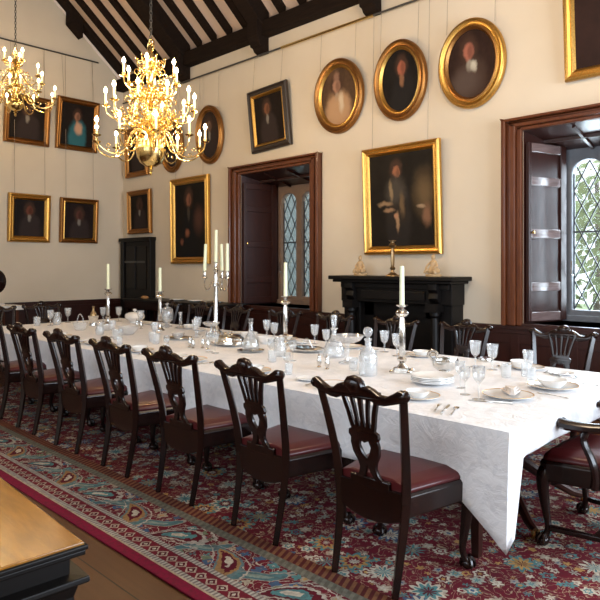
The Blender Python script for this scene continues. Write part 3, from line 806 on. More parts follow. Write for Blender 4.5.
# candelabrum
cb = thing('candelabrum', 'tall silver four-light candelabrum in the middle of the table', 'candelabrum', (-5.72, 4.48, TOP), .12)
b = B(); lathe(b, [(0, 0), (.085, 0), (.09, .012), (.07, .03), (.05, .04), (.04, .08), (.028, .1), (.026, .12)], 20, wave=.04, wn=6); obj('base', b, M['silver'], cb)
b = B(); lathe(b, [(.026, .11), (.032, .13), (.026, .15), (.022, .55), (.034, .565), (.03, .59), (.022, .61), (.028, .65), (.018, .69), (.02, .73), (.033, .75), (.016, .78), (.02, .83), (.032, .84), (.014, .84), (.014, .82), (0, .82)], 14); obj('stem', b, M['silver'], cb)
for i, a in enumerate((0.62, 2.75, 4.0)):
    pass
arms = [(-.165, -.02), (.165, .02), (-.02, .12)]
for (dx, dy) in arms:
    r = math.hypot(dx, dy); ux, uy = dx/r, dy/r
    ar = B(); P = [(ux*.02, uy*.02, .60), (ux*r*.35, uy*r*.35, .61), (ux*r*.55, uy*r*.55, .54), (ux*r*.8, uy*r*.8, .51), (ux*r*1.02, uy*r*1.02, .57), (dx, dy, .64)]
    tube(ar, cat_rom(P, 4), .0075, 8); a_ = obj('arm', ar, M['silver'], cb)
    b = B(); lathe(b, [(.008, -.11), (.014, -.095), (.034, -.085), (.03, -.075), (.014, -.07), (.02, -.04), (.016, -.03), (.022, -.005), (.024, 0), (.014, 0), (.014, -.02), (0, -.02)], 12, (dx, dy, .74)); obj('drip_pan', b, M['silver'], a_)
cc, ss = math.cos(.12), math.sin(.12)
for (dx, dy), l, ln in zip(arms+[(0, 0)], ('leftmost candle of the silver candelabrum, leaning slightly', 'rightmost candle of the silver candelabrum', 'rear candle of the silver candelabrum, half hidden by the centre one', 'tall centre candle of the silver candelabrum'), ((0, .06), (0, 0), (0, -.03), (0, .015))):
    zc = .822 if dx == 0 and dy == 0 else .722
    candle((-5.72+dx*cc-dy*ss, 4.48+dx*ss+dy*cc, TOP+zc), .33 if zc < .8 else .39, .020, l, ln, 'candles of the candelabrum')

# mantel ornaments
MZ = 1.435
def figurine(loc, label, flip=1):
    t = thing('figurine', label, 'figurine', loc, 0, 'porcelain figurines on the mantel'); f = flip
    b = B(); lathe(b, [(0, 0), (.10, 0), (.105, .012), (.095, .03), (0, .034)], 16, sy=.7); obj('base', b, M['ivory'], t)
    b = B()
    lathe(b, [(0, .03), (.075, .035), (.085, .06), (.06, .10), (.04, .13), (.045, .16), (.035, .185), (.015, .20), (0, .205)], 12, (0, 0, 0), sy=.8, wave=.08, wn=3)
    tube(b, cat_rom([(f*.03, 0, .175), (f*.06, -.02, .14), (f*.085, -.03, .10), (f*.07, -.04, .07)], 3), .014, 8)
    tube(b, cat_rom([(-f*.03, 0, .175), (-f*.055, -.02, .13), (-f*.04, -.05, .09)], 3), .014, 8)
    tube(b, cat_rom([(f*.02, -.03, .08), (f*.06, -.06, .075), (f*.08, -.06, .04)], 3), .020, 8)
    tube(b, cat_rom([(-f*.02, -.03, .08), (-f*.05, -.06, .07), (-f*.06, -.06, .035)], 3), .020, 8)
    obj('body', b, M['ivory'], t)
    b = B(); lathe(b, [(0, .195), (.018, .20), (.026, .222), (.022, .245), (.01, .256), (0, .258)], 12, (0, -.005, 0)); tube(b, [(0, .0, .245), (0, .01, .262)], [.02, .008], 8); obj('head', b, M['ivory'], t)
figurine((-5.06, 6.34, MZ), 'cream porcelain figurine at the left end of the mantel shelf', 1)
figurine((-3.96, 6.34, MZ), 'cream porcelain figurine at the right end of the mantel shelf', -1)
candlestick((-4.52, 6.30, MZ), .45, 'tall bronze candlestick without a candle at the centre of the mantel', M['bronze'], square=False, rb=.09)

# ------------------------------------------------------------------ pictures
def loops_rect(w, h):
    return lambda o: [(-w/2+o, o), (w/2-o, o), (w/2-o, h-o), (-w/2+o, h-o)]
def loops_oval(w, h, n=48):
    return lambda o: [((w/2-o)*math.sin(2*PI*i/n)*-1, h/2-(h/2-o)*math.cos(2*PI*i/n)) for i in range(n)]
def picture(label, name, x, z0, w, h, fw, mat, canv, side='long', lean=.05, oval=False, group=None, wires=True, inner=None, roll=0):
    ang = math.asin(min(.5, lean/h))
    if side == 'long': loc, rz = (x, WY-.012, z0), 0; railz, wy = 4.88, None
    else: loc, rz = (EX+.012, x, z0), PI/2; railz = 5.60
    t = thing('portrait_painting', label, 'painting', loc, 0, group)
    t.rotation_euler = (ang, roll, rz)
    bpy.context.view_layer.update()
    lf = loops_oval(w, h) if oval else loops_rect(w, h)
    prof = [(0, 0), (0, .045), (.012, .062), (fw*.25, .068), (fw*.38, .05), (fw*.6, .042), (fw*.72, .052), (fw*.85, .040), (fw*1.0, .022)]
    b = B(); rings = [[b.verts.new((x_, -d, z_)) for x_, z_ in lf(o)] for o, d in prof]
    n = len(rings[0])
    for A, C in zip(rings, rings[1:]):
        for i in range(n): b.faces.new((A[i], A[(i+1) % n], C[(i+1) % n], C[i]))
    fr = obj('frame', b, mat, t, smooth=oval)
    if inner:
        b = B(); pr = [(fw*.72, .056), (fw*.85, .060), (fw*1.06, .03), (fw*1.06, .02)]; rings = [[b.verts.new((x_, -d, z_)) for x_, z_ in lf(o)] for o, d in pr]
        for A, C in zip(rings, rings[1:]):
            for i in range(n): b.faces.new((A[i], A[(i+1) % n], C[(i+1) % n], C[i]))
        obj('gilt_slip', b, inner, fr, smooth=oval)
    b = B(); lo = [b.verts.new((x_, -.02, z_)) for x_, z_ in lf(fw*.97)]; b.faces.new(lo)
    bk = [b.verts.new((x_, -.005, z_)) for x_, z_ in lf(fw*.5)]; b.faces.new(bk)
    obj('canvas', b, canv, t, smooth=False)
    if wires:
        mw = (Matrix.Translation(loc) @ t.rotation_euler.to_matrix().to_4x4()); mi = mw.inverted()
        for s in (-1, 1):
            u = s*w*.36; top = mw @ Vector((u, -.03, h*(.985 if not oval else .90)-.01))
            if side == 'long': end = Vector((top.x, WY-.06, railz))
            else: end = Vector((EX+.06, top.y, railz))
            b = B(); tube(b, [mi @ top, mi @ end], .0035, 5); obj('hanging_wire', b, M['wire'], t)
    return t
SK, DK = (.42, .20, .12), (.010, .007, .006)
def port(nm, bgc, face=(.5, .74, .10, .11), skin=SK, coat=(.03, .02, .018), collar=(.4, .36, .3), extra=()):
    fx, fz, rx, rz = face; skin = tuple(c*.62 for c in skin); collar = tuple(c*.5 for c in collar); rx *= .88
    bl = [(fx+.02, fz-.48, rx*3.4, .42, coat, .25), (fx+.05, fz-.27, rx*2.5, .16, coat, .3), (fx, fz+.03, rx*1.7, rz*1.55, (.05, .025, .016), .35), (fx, fz-.17, rx*.55, .09, collar, .5), (fx, fz, rx, rz, skin, .3), (fx+rx*.35, fz-.005, rx*.5, rz*.8, tuple(c*.6 for c in skin), .5)]
    return portrait(nm, bgc, bl+list(extra))
picture('large gold-framed portrait of an armoured figure above the fireplace', 'p', -4.565, 1.71, 1.18, 1.395, .11, M['gold'],
    port('large_portrait', (.014, .010, .007), (.44, .78, .058, .058), (.46, .18, .09), (.018, .014, .012), (.14, .10, .07),
    ((.43, .57, .13, .15, (.055, .045, .034), .5), (.45, .36, .16, .12, (.022, .016, .012), .5), (.36, .60, .025, .09, (.22, .15, .08), .6), (.27, .47, .09, .022, (.24, .15, .08), .6), (.33, .40, .07, .02, (.26, .15, .08), .6), (.52, .45, .03, .10, (.13, .08, .04), .7), (.45, .28, .025, .09, (.28, .17, .09), .6), (.43, .33, .03, .03, (.36, .18, .10), .5), (.83, .55, .12, .17, (.12, .075, .035), .9), (.86, .34, .05, .09, (.20, .10, .055), .7), (.78, .42, .05, .015, (.3, .2, .12), .6))), lean=.06)
picture('square portrait in black frame with gilt inner edge, hung askew above the left window', 'p', -6.99, 3.37, .88, .97, .12, M['darkframe'],
    port('square_portrait', (.014, .008, .006), (.45, .68, .085, .10), (.30, .12, .06)), inner=M['gold'], lean=.07, roll=-.045)
OV = 'oval portraits on the long wall'
picture('oval gilt portrait of a pale robed sitter, third of the ovals from the right', 'p', -5.61, 3.41, .88, 1.03, .12, M['gold2'],
    port('oval_portrait_a', (.10, .055, .03), (.46, .66, .10, .10), (.52, .27, .17), (.34, .20, .11), (.55, .42, .29), ((.5, .30, .26, .18, (.40, .24, .13), .5), (.46, .80, .07, .07, (.22, .12, .08), .5), (.56, .40, .05, .14, (.50, .40, .28), .6))), oval=True, group=OV, inner=M['gold'])
picture('oval gilt portrait of a red-faced sitter in black, second oval from the right', 'p', -4.58, 3.42, .80, 1.02, .12, M['gold2'],
    port('oval_portrait_b', (.012, .009, .008), (.54, .67, .09, .10), (.50, .16, .09), (.012, .01, .01), (.42, .20, .10)), oval=True, group=OV, inner=M['gold'])
picture('largest oval gilt portrait with white cravat, nearest the right window', 'p', -3.58, 3.40, .85, 1.03, .12, M['gold'],
    port('oval_portrait_c', (.035, .016, .011), (.46, .66, .10, .11), (.48, .17, .11), (.05, .028, .02), (.50, .43, .34), ((.54, .46, .05, .07, (.44, .40, .32), .5), (.38, .28, .22, .16, (.075, .05, .04), .6))), oval=True, group=OV, inner=M['gold2'])
picture('oval gilt portrait just right of the big chandelier', 'p', -8.53, 3.32, .74, 1.0, .11, M['gold2'], port('oval_portrait_d', (.04, .022, .016), (.5, .66, .10, .10), (.3, .17, .11)), oval=True, group=OV)
picture('oval portrait half hidden behind the bottom of the big chandelier', 'p', -9.67, 3.29, .72, 1.0, .11, M['gold2'], port('oval_portrait_e', (.03, .016, .012), (.5, .66, .10, .10), (.3, .17, .11)), oval=True, group=OV)
picture('gold-framed dark painting behind the chandelier, above the small portrait by the corner', 'p', -10.90, 3.34, .82, .98, .11, M['gold2'], port('corner_upper_portrait', (.014, .009, .007), (.5, .7, .10, .10), (.12, .06, .04)), lean=.03)
picture('small gold-framed dark portrait directly above the black door', 'p', -10.80, 2.20, .84, .86, .10, M['gold2'], port('corner_lower_portrait', (.012, .008, .006), (.5, .66, .10, .12), (.10, .045, .03)), wires=False, lean=.02)
picture('tall gold-framed portrait of a black-robed sitter between door and left window', 'p', -9.12, 1.60, 1.14, 1.55, .12, M['gold'],
    port('tall_portrait', (.012, .009, .007), (.47, .76, .085, .075), (.34, .14, .08), (.008, .007, .007), (.10, .08, .06), ((.42, .34, .06, .05, (.20, .075, .04), .6), (.26, .24, .05, .04, (.16, .06, .035), .6), (.75, .5, .12, .14, (.07, .03, .02), .8))), lean=.02)
picture('large gold-framed painting cut by the top right corner above the right window', 'p', -1.80, 3.48, 1.42, 1.62, .11, M['gold'], port('right_corner_portrait', (.03, .012, .009), (.5, .72, .08, .08), (.3, .15, .1)), lean=.12)
EW = 'portraits on the end wall'
picture('upper left portrait on the end wall, dark and half behind the far chandelier', 'p', 4.62, 3.79, .82, .88, .10, M['gold2'], port('end_portrait_a', (.016, .010, .007), (.5, .7, .10, .10), (.14, .07, .04)), 'end', .10, group=EW)
picture('upper right portrait on the end wall, pale sitter in a blue gown', 'p', 5.575, 3.80, .84, .98, .10, M['gold2'], port('end_portrait_b', (.016, .010, .007), (.48, .68, .08, .09), (.42, .20, .12), (.03, .12, .14), (.55, .32, .20), ((.52, .42, .10, .12, (.52, .30, .19), .5),)), 'end', .12, group=EW)
picture('lower left portrait on the end wall in a bright gold frame', 'p', 4.665, 2.00, .76, .88, .11, M['gold'], port('end_portrait_c', (.014, .009, .008), (.5, .68, .10, .11), (.22, .07, .04)), 'end', .05, group=EW)
picture('lower right portrait on the end wall in a narrow brown-gold frame', 'p', 5.62, 2.01, .77, .86, .09, M['gold2'], port('end_portrait_d', (.018, .010, .009), (.5, .64, .10, .12), (.15, .055, .04)), 'end', .05, group=EW, inner=M['gold'])

# ------------------------------------------------------------------ chandeliers
k = NT('candle_bulb'); k.b.inputs['Emission Color'].default_value = (1, .80, .45, 1); k.b.inputs['Emission Strength'].default_value = 16; M['bulb'] = k.fin((1, .9, .7), .3)
k = NT('lit_candle_tube'); k.b.inputs['Emission Color'].default_value = (1, .72, .34, 1); k.b.inputs['Emission Strength'].default_value = .5; M['sleeve'] = k.fin((.85, .72, .45), .5)
def build_arm(t, r, zc, drop, zst):
    """one curled arm on +x: from the stem at height zst out to radius r with its pan at zc"""
    b = B()
    P = [(.04, 0, zst), (r*.22, 0, zst+.05), (r*.36, 0, zst-.0), (r*.52, 0, zc-drop*.75), (r*.74, 0, zc-drop), (r*.95, 0, zc-drop*.62), (r*1.0, 0, zc-.02)]
    tube(b, cat_rom(P, 5), .0085, 7)
    # counter scrolls
    def spiral(cx, cz, R, a0, turns, s=1, rad=.006):
        pts = []
        for i in range(15):
            f = i/14; a = a0+s*turns*2*PI*f; rr = R*(1-.72*f); pts.append((cx+rr*math.cos(a), 0, cz+rr*math.sin(a)))
        tube(b, pts, [rad*(1-.3*i/14) for i in range(15)], 6)
    spiral(r*.30, zst+.085, .05, -PI/2, 1.1, -1); spiral(r*.52, zst+.03, .045, PI, 1.1, -1); spiral(r*.60, zc-drop*.45, .032, -PI/2, 1.0, 1)
    lathe(b, [(0, -.012), (.012, 0), (0, .012)], 8, (r*.62, 0, zc-drop*.98))
    spiral(r*.40, zc-drop*.2, .038, 0, 1.2, -1, .007); spiral(r*.17, zst+.13, .036, PI/2, 1.2, 1, .007); spiral(r*.80, zc-drop*.55, .024, PI, 1.0, -1, .005)
    a = obj('arm', b, M['brass'], t)
    b = B(); lathe(b, [(0, -.028), (.008, -.022), (.012, -.01), (.044, .0), (.050, .009), (.018, .006), (.016, .02), (.02, .04), (.015, .045), (0, .045)], 14, (r, 0, zc)); obj('drip_pan', b, M['brass'], a)
    b = B(); tube(b, [(r, 0, zc+.04), (r, 0, zc+.145)], .0125, 10); obj('candle_tube', b, M['sleeve'], a)
    b = B(); lathe(b, [(0, 0), (.012, .005), (.021, .022), (.017, .042), (.006, .062), (0, .07)], 10, (r, 0, zc+.145)); obj('bulb', b, M['bulb'], a)
    return a
def chandelier(loc, label, tiers, profile, chain_top, globe, topz, off=.1, glow=1.0):
    t = thing('chandelier', label, 'chandelier', loc, 0, 'brass chandeliers over the table')
    b = B(); lathe(b, profile, 20); obj('stem', b, M['brass'], t)
    if globe:
        b = B(); lathe(b, globe, 28); obj('globe', b, M['brass'], t)
    b = B(); pts = [(.0+.035*math.sin(2*PI*i/16), 0, topz+.045-.045*math.cos(2*PI*i/16)) for i in range(17)]; tube(b, pts, .007, 7)
    for s in (1, -1): tube(b, cat_rom([(s*.03, 0, topz-.06), (s*.065, 0, topz-.01), (s*.05, 0, topz+.05), (s*.02, 0, topz+.03)], 4), .007, 7)
    obj('hook', b, M['brass'], t)
    b = B()
    zz = topz+.09; i = 0
    while zz+loc[2] < chain_top:
        o = Vector((1, 0, 0)) if i % 2 else Vector((0, 1, 0))
        pts = [Vector((0, 0, zz+.02))+o*.014*math.sin(2*PI*j/8)+Vector((0, 0, -.030*math.cos(2*PI*j/8))) for j in range(9)]
        tube(b, pts, .005, 4, cap=False); zz += .045; i += 1
    obj('chain', b, M['iron'], t)
    for (n, r, zc, drop, zst, a0) in tiers:
        pr = build_arm(t, r, zc, drop, zst); pr.rotation_euler.z = a0
        kids = [q for q in bpy.data.objects if q.parent == pr]
        for j in range(n):
            a = a0+2*PI*j/n
            if j:
                c = pr.copy(); COL.objects.link(c); c.rotation_euler.z = a
                for q in kids: d = q.copy(); COL.objects.link(d); d.parent = c
            l = bpy.data.lights.new('candle_light', 'POINT'); l.energy = CANDLE_W*glow; l.color = CANDLE_C; l.shadow_soft_size = .018
            lo = bpy.data.objects.new('candle_light', l); COL.objects.link(lo)
            lo.location = (loc[0]+r*math.cos(a), loc[1]+r*math.sin(a), loc[2]+zc+.235)
    return t
# big one: origin at the bottom finial
big_prof = [(0, 0), (.012, .01), (.018, .03), (.008, .045), (.025, .06), (.01, .075), (.03, .09), (.012, .11), (.02, .12), (.02, .36), (.05, .40), (.035, .46), (.06, .50), (.03, .56), (.035, .62), (.065, .68), (.07, .72), (.035, .78), (.03, .86), (.06, .90), (.065, .96), (.03, 1.02), (.028, 1.08), (.055, 1.13), (.05, 1.20), (.025, 1.24), (.04, 1.30), (.05, 1.35), (.018, 1.42), (.012, 1.47)]
globe = [(.015, .105), (.06, .11), (.12, .15), (.155, .21), (.165, .27), (.17, .30), (.155, .305), (.12, .34), (.06, .40), (.03, .42)]
T1 = chandelier((-6.10, 3.85, 2.58), 'large three-tier brass chandelier with lit candle bulbs over the table', 
    [(10, .615, .385, .17, .47, .15), (10, .49, .76, .14, .82, .42), (6, .315, 1.08, .13, 1.12, .35)], big_prof, 9.0, globe, 1.47)
# cast scroll brackets filling the tiers between the arms
for n_, zc_, R_, ph_ in ((10, .60, .30, .46), (10, .92, .24, .1), (8, .40, .22, .2), (6, 1.27, .16, .87)):
    for j in range(n_):
        b = B(); pts = []
        for i in range(26):
            f = i/25; a_ = -PI/2+f*3.2*PI; rr = .055*(1-.6*f); pts.append((R_*.62+rr*math.cos(a_), 0, zc_+rr*math.sin(a_)))
        tube(b, pts, [.008-.004*i/25 for i in range(26)], 6)
        tube(b, cat_rom([(.02, 0, zc_-.05), (R_*.35, 0, zc_+.02), (R_*.62, 0, zc_-.055), (R_*.9, 0, zc_-.02), (R_, 0, zc_+.05), (R_*.88, 0, zc_+.06)], 4), .007, 6)
        lathe(b, [(0, -.02), (.014, 0), (0, .03)], 8, (R_, 0, zc_+.06))
        o = obj('scroll_bracket', b, M['brass'], T1); o.rotation_euler.z = ph_+2*PI*j/n_
# ring of glowing pendants above the globe
b = B()
for i in range(16):
    a = 2*PI*i/16; lathe(b, [(0, 0), (.012, .006), (.014, .03), (.008, .06), (.006, .085), (0, .09)], 8, (.125*math.cos(a), .125*math.sin(a), .315))
obj('globe_gallery', b, M['sleeve'], T1)
sm_prof = [(0, 0), (.012, .01), (.02, .03), (.008, .05), (.03, .07), (.012, .09), (.07, .11), (.115, .16), (.12, .20), (.09, .25), (.035, .30), (.03, .38), (.06, .43), (.06, .49), (.03, .55), (.03, .62), (.055, .68), (.05, .74), (.025, .8), (.035, .86), (.018, .94), (.01, 1.02)]
chandelier((-10.08, 3.89, 3.93), 'smaller brass chandelier hanging in front of the end wall', [(9, .60, .30, .15, .36, .2), (6, .42, .60, .12, .62, .5), (3, .16, .86, .06, .86, .3)], sm_prof, 9.0, None, 1.02, glow=.4)

# ------------------------------------------------------------------ sideboard, white table, screen
sb = thing('sideboard', 'dark wooden sideboard against the long wall below the tall portrait', 'sideboard', (-8.95, 6.22, 0))
b = B(); box(b, -1.45, 1.45, -.28, .28, .93, .96); obj('top', b, M['ebony'], sb, bev=.006)
b = B(); box(b, -1.4, 1.4, -.25, .25, .78, .93); obj('frieze', b, M['chair'], sb, bev=.004)
for x in (-1.34, -.45, .45, 1.34):
    for y in (-.2, .2): b = B(); tube(b, [(x, y, .79), (x, y, .6), (x, y, .0)], [.045, .035, .025], 4); obj('leg', b, M['chair'], sb)
st = thing('side_table', 'side table under a white cloth by the end wall at the left picture edge', 'table', (-11.05, 3.55, 0), 0)
b = B(); box(b, -.36, .36, -.72, .72, .855, .88); obj('top', b, M['mahog'], st)
for x in (-.3, .3):
    for y in (-.62, .62): b = B(); tube(b, [(x, y, .86), (x, y, 0)], [.035, .025], 4); obj('leg', b, M['mahog'], st)
b = B(); box(b, -11.43, -10.67, 2.81, 4.29, .882, .887); box(b, -10.672, -10.667, 2.81, 4.29, .82, .887); tag(obj('tablecloth', b, M['china'], smooth=False), 'white cloth on the side table by the end wall', 'tablecloth')
b = B(); box(b, -11.2, -10.95, 3.7, 4.05, .888, .93); tag(obj('folded_napkins', b, M['napkin'], smooth=False, bev=.01), 'pale folded linen lying on the side table at the left edge', 'linen')
ur = thing('pole_screen', 'dark oval pole screen cut by the left picture edge before the end wall', 'screen', (-10.3, 3.68, .012), 0)
b = B(); tube(b, [(0, 0, .05), (0, 0, 1.5)], .014, 8); obj('pole', b, M['chair'], ur)
b = B(); lathe(b, [(0, 0), (.16, 0), (.15, .03), (.04, .06), (.02, .1), (0, .1)], 16); obj('base', b, M['chair'], ur)
b = B(); 
prs = [(0, -.012), (.17, -.012), (.19, 0), (.17, .012), (0, .012)]
rings = []
for r, d in prs:
    rings.append([b.verts.new((d, r*.8*math.cos(2*PI*i/24), 1.30+r*math.sin(2*PI*i/24))) for i in range(24)] if r else [b.verts.new((d, 0, 1.30))])
for A, C in zip(rings, rings[1:]):
    for i in range(24):
        q = []
        for v in (A[i % len(A)], A[(i+1) % len(A)], C[(i+1) % len(C)], C[i % len(C)]):
            if v not in q: q.append(v)
        if len(q) > 2: b.faces.new(q)
obj('oval_panel', b, M['chair'], ur)

# ------------------------------------------------------------------ tableware builders (each returns a fresh thing at loc)
PROT = {}
def lath(prof, seg=16, **kw): b = B(); lathe(b, prof, seg, **kw); return b
def ware(kind, loc, label, rz=0, s=1.0, group=None):
    x, y = loc[:2]; z = loc[2] if len(loc) > 2 else TOP
    if kind in PROT:
        o = dup(PROT[kind], (x, y, z), rz, label, group or None)
        if not group and 'group' in o: del o['group']
    else:
        o = MAKE[kind](); o.location = (x, y, z); o.rotation_euler.z = rz; o['label'] = label
        if group: o['group'] = group
        PROT[kind] = o
    o.scale = (s, s, s)
    return o
def one(name, cat, bm, mat): return tag(obj(name, bm, mat), '', cat)
G_ = 'glass'
def mk_goblet():
    return one('wine_glass', G_, lath([(0, 0), (.034, 0), (.034, .002), (.006, .008), (.0045, .02), (.007, .045), (.0045, .062), (.010, .070), (.024, .082), (.031, .105), (.035, .14), (.038, .165), (.0355, .165), (.032, .14), (.028, .105), (.021, .085), (.008, .077), (0, .076)], 14), M['cutglass'])
def mk_wine():
    return one('wine_glass', G_, lath([(0, 0), (.030, 0), (.030, .002), (.004, .006), (.0035, .07), (.014, .082), (.027, .10), (.030, .13), (.028, .155), (.0265, .155), (.028, .13), (.025, .10), (.01, .084), (0, .083)], 14), M['glass'])
def mk_tumbler():
    return one('tumbler', G_, lath([(0, 0), (.030, 0), (.033, .01), (.037, .095), (.035, .095), (.031, .014), (0, .012)], 14), M['cutglass'])
def mk_decanter():
    t = thing('decanter', '', 'decanter')
    b = lath([(0, 0), (.050, 0), (.055, .01), (.055, .11), (.045, .14), (.020, .165), (.016, .20), (.024, .212), (.022, .216), (.013, .20), (.016, .165), (.04, .138), (.050, .11), (.05, .015), (0, .012)], 18, wave=.02, wn=9); obj('bottle', b, M['cutglass'], t)
    b = lath([(0, .195), (.012, .2), (.013, .215), (.009, .225), (.02, .235), (.029, .252), (.029, .262), (.02, .28), (0, .287)], 14); obj('stopper', b, M['cutglass'], t); return t
def mk_decanter_tall():
    t = thing('decanter', '', 'decanter')
    b = lath([(0, 0), (.075, 0), (.08, .012), (.072, .06), (.055, .10), (.03, .13), (.018, .15), (.016, .19), (.028, .205), (.026, .209), (.012, .19), (.015, .15), (.05, .10), (.068, .06), (.074, .015), (0, .012)], 20, wave=.02, wn=10); obj('bottle', b, M['cutglass'], t)
    b = lath([(0, .19), (.012, .195), (.012, .215), (.018, .225), (.024, .29), (.02, .30), (0, .303)], 8); obj('stopper', b, M['cutglass'], t); return t
def mk_carafe():
    t = thing('decanter', '', 'decanter')
    b = lath([(0, 0), (.062, 0), (.068, .02), (.06, .07), (.04, .11), (.02, .14), (.015, .17), (.013, .20), (.022, .212), (.02, .215), (.01, .2), (.015, .14), (.035, .11), (.055, .07), (.06, .02), (0, .012)], 18); obj('bottle', b, M['glass'], t)
    b = lath([(0, .195), (.01, .2), (.01, .22), (.022, .232), (.022, .24), (0, .244)], 12); obj('stopper', b, M['glass'], t); return t
def mk_compote():
    t = thing('compote', '', 'compote')
    obj('foot', lath([(0, 0), (.065, 0), (.063, .006), (.02, .02), (.012, .05), (.018, .09), (.012, .12), (.02, .14), (0, .142)], 18, wave=.03, wn=9), M['cutglass'], t)
    obj('bowl', lath([(0, .138), (.05, .142), (.09, .16), (.118, .195), (.116, .197), (.086, .166), (.04, .15), (0, .148)], 32, wave=.035, wn=12), M['cutglass'], t); return t
def mk_jar():
    t = thing('covered_jar', '', 'jar')
    obj('jar_bowl', lath([(0, 0), (.05, 0), (.05, .006), (.02, .02), (.03, .04), (.058, .07), (.062, .13), (.058, .15), (.055, .15), (.058, .13), (.054, .075), (.02, .045), (0, .044)], 18, wave=.02, wn=9), M['cutglass'], t)
    obj('lid', lath([(0, .148), (.06, .15), (.05, .175), (.025, .19), (.008, .196), (.008, .204), (.017, .216), (.012, .23), (0, .234)], 18), M['cutglass'], t); return t
def mk_bowl():
    return one('cut_glass_bowl', 'bowl', lath([(0, 0), (.06, 0), (.062, .008), (.10, .05), (.12, .095), (.117, .096), (.095, .052), (.055, .014), (0, .012)], 32, wave=.03, wn=12), M['cutglass'])
def mk_chinabowl():
    return one('china_bowl', 'bowl', lath([(0, 0), (.05, 0), (.05, .008), (.08, .03), (.095, .07), (.092, .071), (.075, .032), (.04, .014), (0, .012)], 24), M['china'])
def mk_plate():
    t = thing('dinner_plate', '', 'plate')
    obj('plate_body', lath([(0, 0), (.07, 0), (.075, .004), (.105, .010), (.130, .019), (.129, .022), (.104, .014), (.080, .008), (0, .006)], 32), M['china'], t)
    obj('gilt_rim', lath([(.1285, .0205), (.131, .021), (.131, .0235), (.126, .0215), (.126, .0205), (.1285, .0205)], 32, cap=False), M['gold'], t); return t
def mk_sideplate():
    return one('side_plate', 'plate', lath([(0, 0), (.05, 0), (.06, .004), (.088, .014), (.087, .017), (.06, .007), (0, .005)], 28), M['china'])
def mk_soup():
    return one('soup_bowl', 'bowl', lath([(0, .007), (.04, .007), (.045, .012), (.065, .03), (.078, .05), (.076, .0505), (.06, .03), (0, .016)], 24), M['china'])
def mk_knife():
    t = thing('table_knife', '', 'knife'); b = B()
    plate2d(b, [[(-.009, 0), (.004, 0), (.006, .10), (.002, .125), (-.005, .128), (-.008, .11)]], .002, lambda u, v, d: Vector((u, v, .002+d))); obj('blade', b, M['silver'], t, smooth=False)
    b = B(); tube(b, [(0, -.10, .006), (0, -.05, .006), (0, .002, .005)], [.0085, .007, .005], 8, flat=.7); obj('handle', b, M['silver'], t); return t
def mk_fork():
    t = thing('table_fork', '', 'fork'); b = B()
    for u in (-.008, -.0027, .0027, .008): tube(b, [(u, .045, .005), (u, .08, .002), (u, .10, .004)], [.0016, .0014, .0008], 5)
    tube(b, [(0, .01, .004), (0, .03, .006), (0, .048, .005)], [.004, .007, .010], 8, flat=.3, up=(1, 0, 0)); obj('tines', b, M['silver'], t)
    b = B(); tube(b, [(0, -.09, .004), (0, -.05, .005), (0, .012, .005)], [.007, .0045, .0035], 8, flat=.5, up=(1, 0, 0)); obj('handle', b, M['silver'], t); return t
def mk_spoon():
    t = thing('dessert_spoon', '', 'spoon')
    b = B(); lathe(b, [(0, .001), (.012, .002), (.02, .007), (.019, .008), (.01, .004), (0, .003)], 14, (0, .065, 0), .85, 1.45); obj('spoon_bowl', b, M['silver'], t)
    b = B(); tube(b, [(0, -.09, .004), (0, -.04, .005), (0, .04, .006)], [.007, .0045, .003], 8, flat=.5, up=(1, 0, 0)); obj('handle', b, M['silver'], t); return t
def mk_napkin():
    b = B()
    for i, (w0, w1, z) in enumerate(((.012, .055, .0), (.010, .045, .012), (.008, .035, .022))):
        vs = [b.verts.new(p) for p in ((-w0, -.07, z), (w0, -.07, z), (w1, .07, z), (-w1, .07, z), (-w0*.8, -.07, z+.014), (w0*.8, -.07, z+.014), (w1*.9, .06, z+.006), (-w1*.9, .06, z+.006))]
        for f in ((0, 1, 2, 3), (4, 5, 6, 7), (0, 1, 5, 4), (1, 2, 6, 5), (2, 3, 7, 6), (3, 0, 4, 7)): b.faces.new([vs[j] for j in f])
    return one('folded_napkin', 'napkin', b, M['napkin'])
def mk_tray():
    return one('silver_salver', 'salver', lath([(0, .006), (.02, .002), (.13, .002), (.15, .012), (.16, .018), (.158, .022), (.145, .016), (.13, .008), (0, .008)], 36, wave=.01, wn=12), M['silver'])
def mk_dome():
    t = thing('covered_silver_dish', '', 'serving dish')
    obj('dish', lath([(0, 0), (.11, 0), (.16, .018), (.165, .026), (.16, .028), (.12, .014), (0, .01)], 32, sx=1.25), M['silver'], t)
    obj('cover', lath([(.145, .022), (.14, .045), (.125, .055), (.12, .075), (.09, .095), (.03, .104), (0, .105)], 32, sx=1.25), M['silver'], t)
    b = B(); tube(b, [(-.03, 0, .10), (-.02, 0, .125), (.02, 0, .125), (.03, 0, .10)], .005, 7); obj('handle', b, M['silver'], t); return t
def mk_entree():
    t = thing('handled_silver_dish', '', 'serving dish')
    obj('dish', lath([(0, 0), (.10, 0), (.13, .012), (.14, .02), (.14, .03), (.12, .038), (0, .04)], 28, sx=1.3), M['silver'], t)
    b = B(); tube(b, [(-.07+.14*i/12, 0, .038+.085*math.sin(PI*i/12)) for i in range(13)], .003, 6); obj('handle', b, M['silver'], t); return t
def mk_shaker():
    t = thing('pepper_caster', '', 'cruet')
    obj('caster_body', lath([(0, 0), (.013, 0), (.014, .004), (.007, .01), (.013, .022), (.015, .035), (.010, .05), (0, .05)], 12), M['silver'], t)
    obj('cap', lath([(0, .049), (.0105, .05), (.011, .056), (.008, .066), (.003, .074), (.004, .079), (0, .083)], 12), M['silver'], t); return t
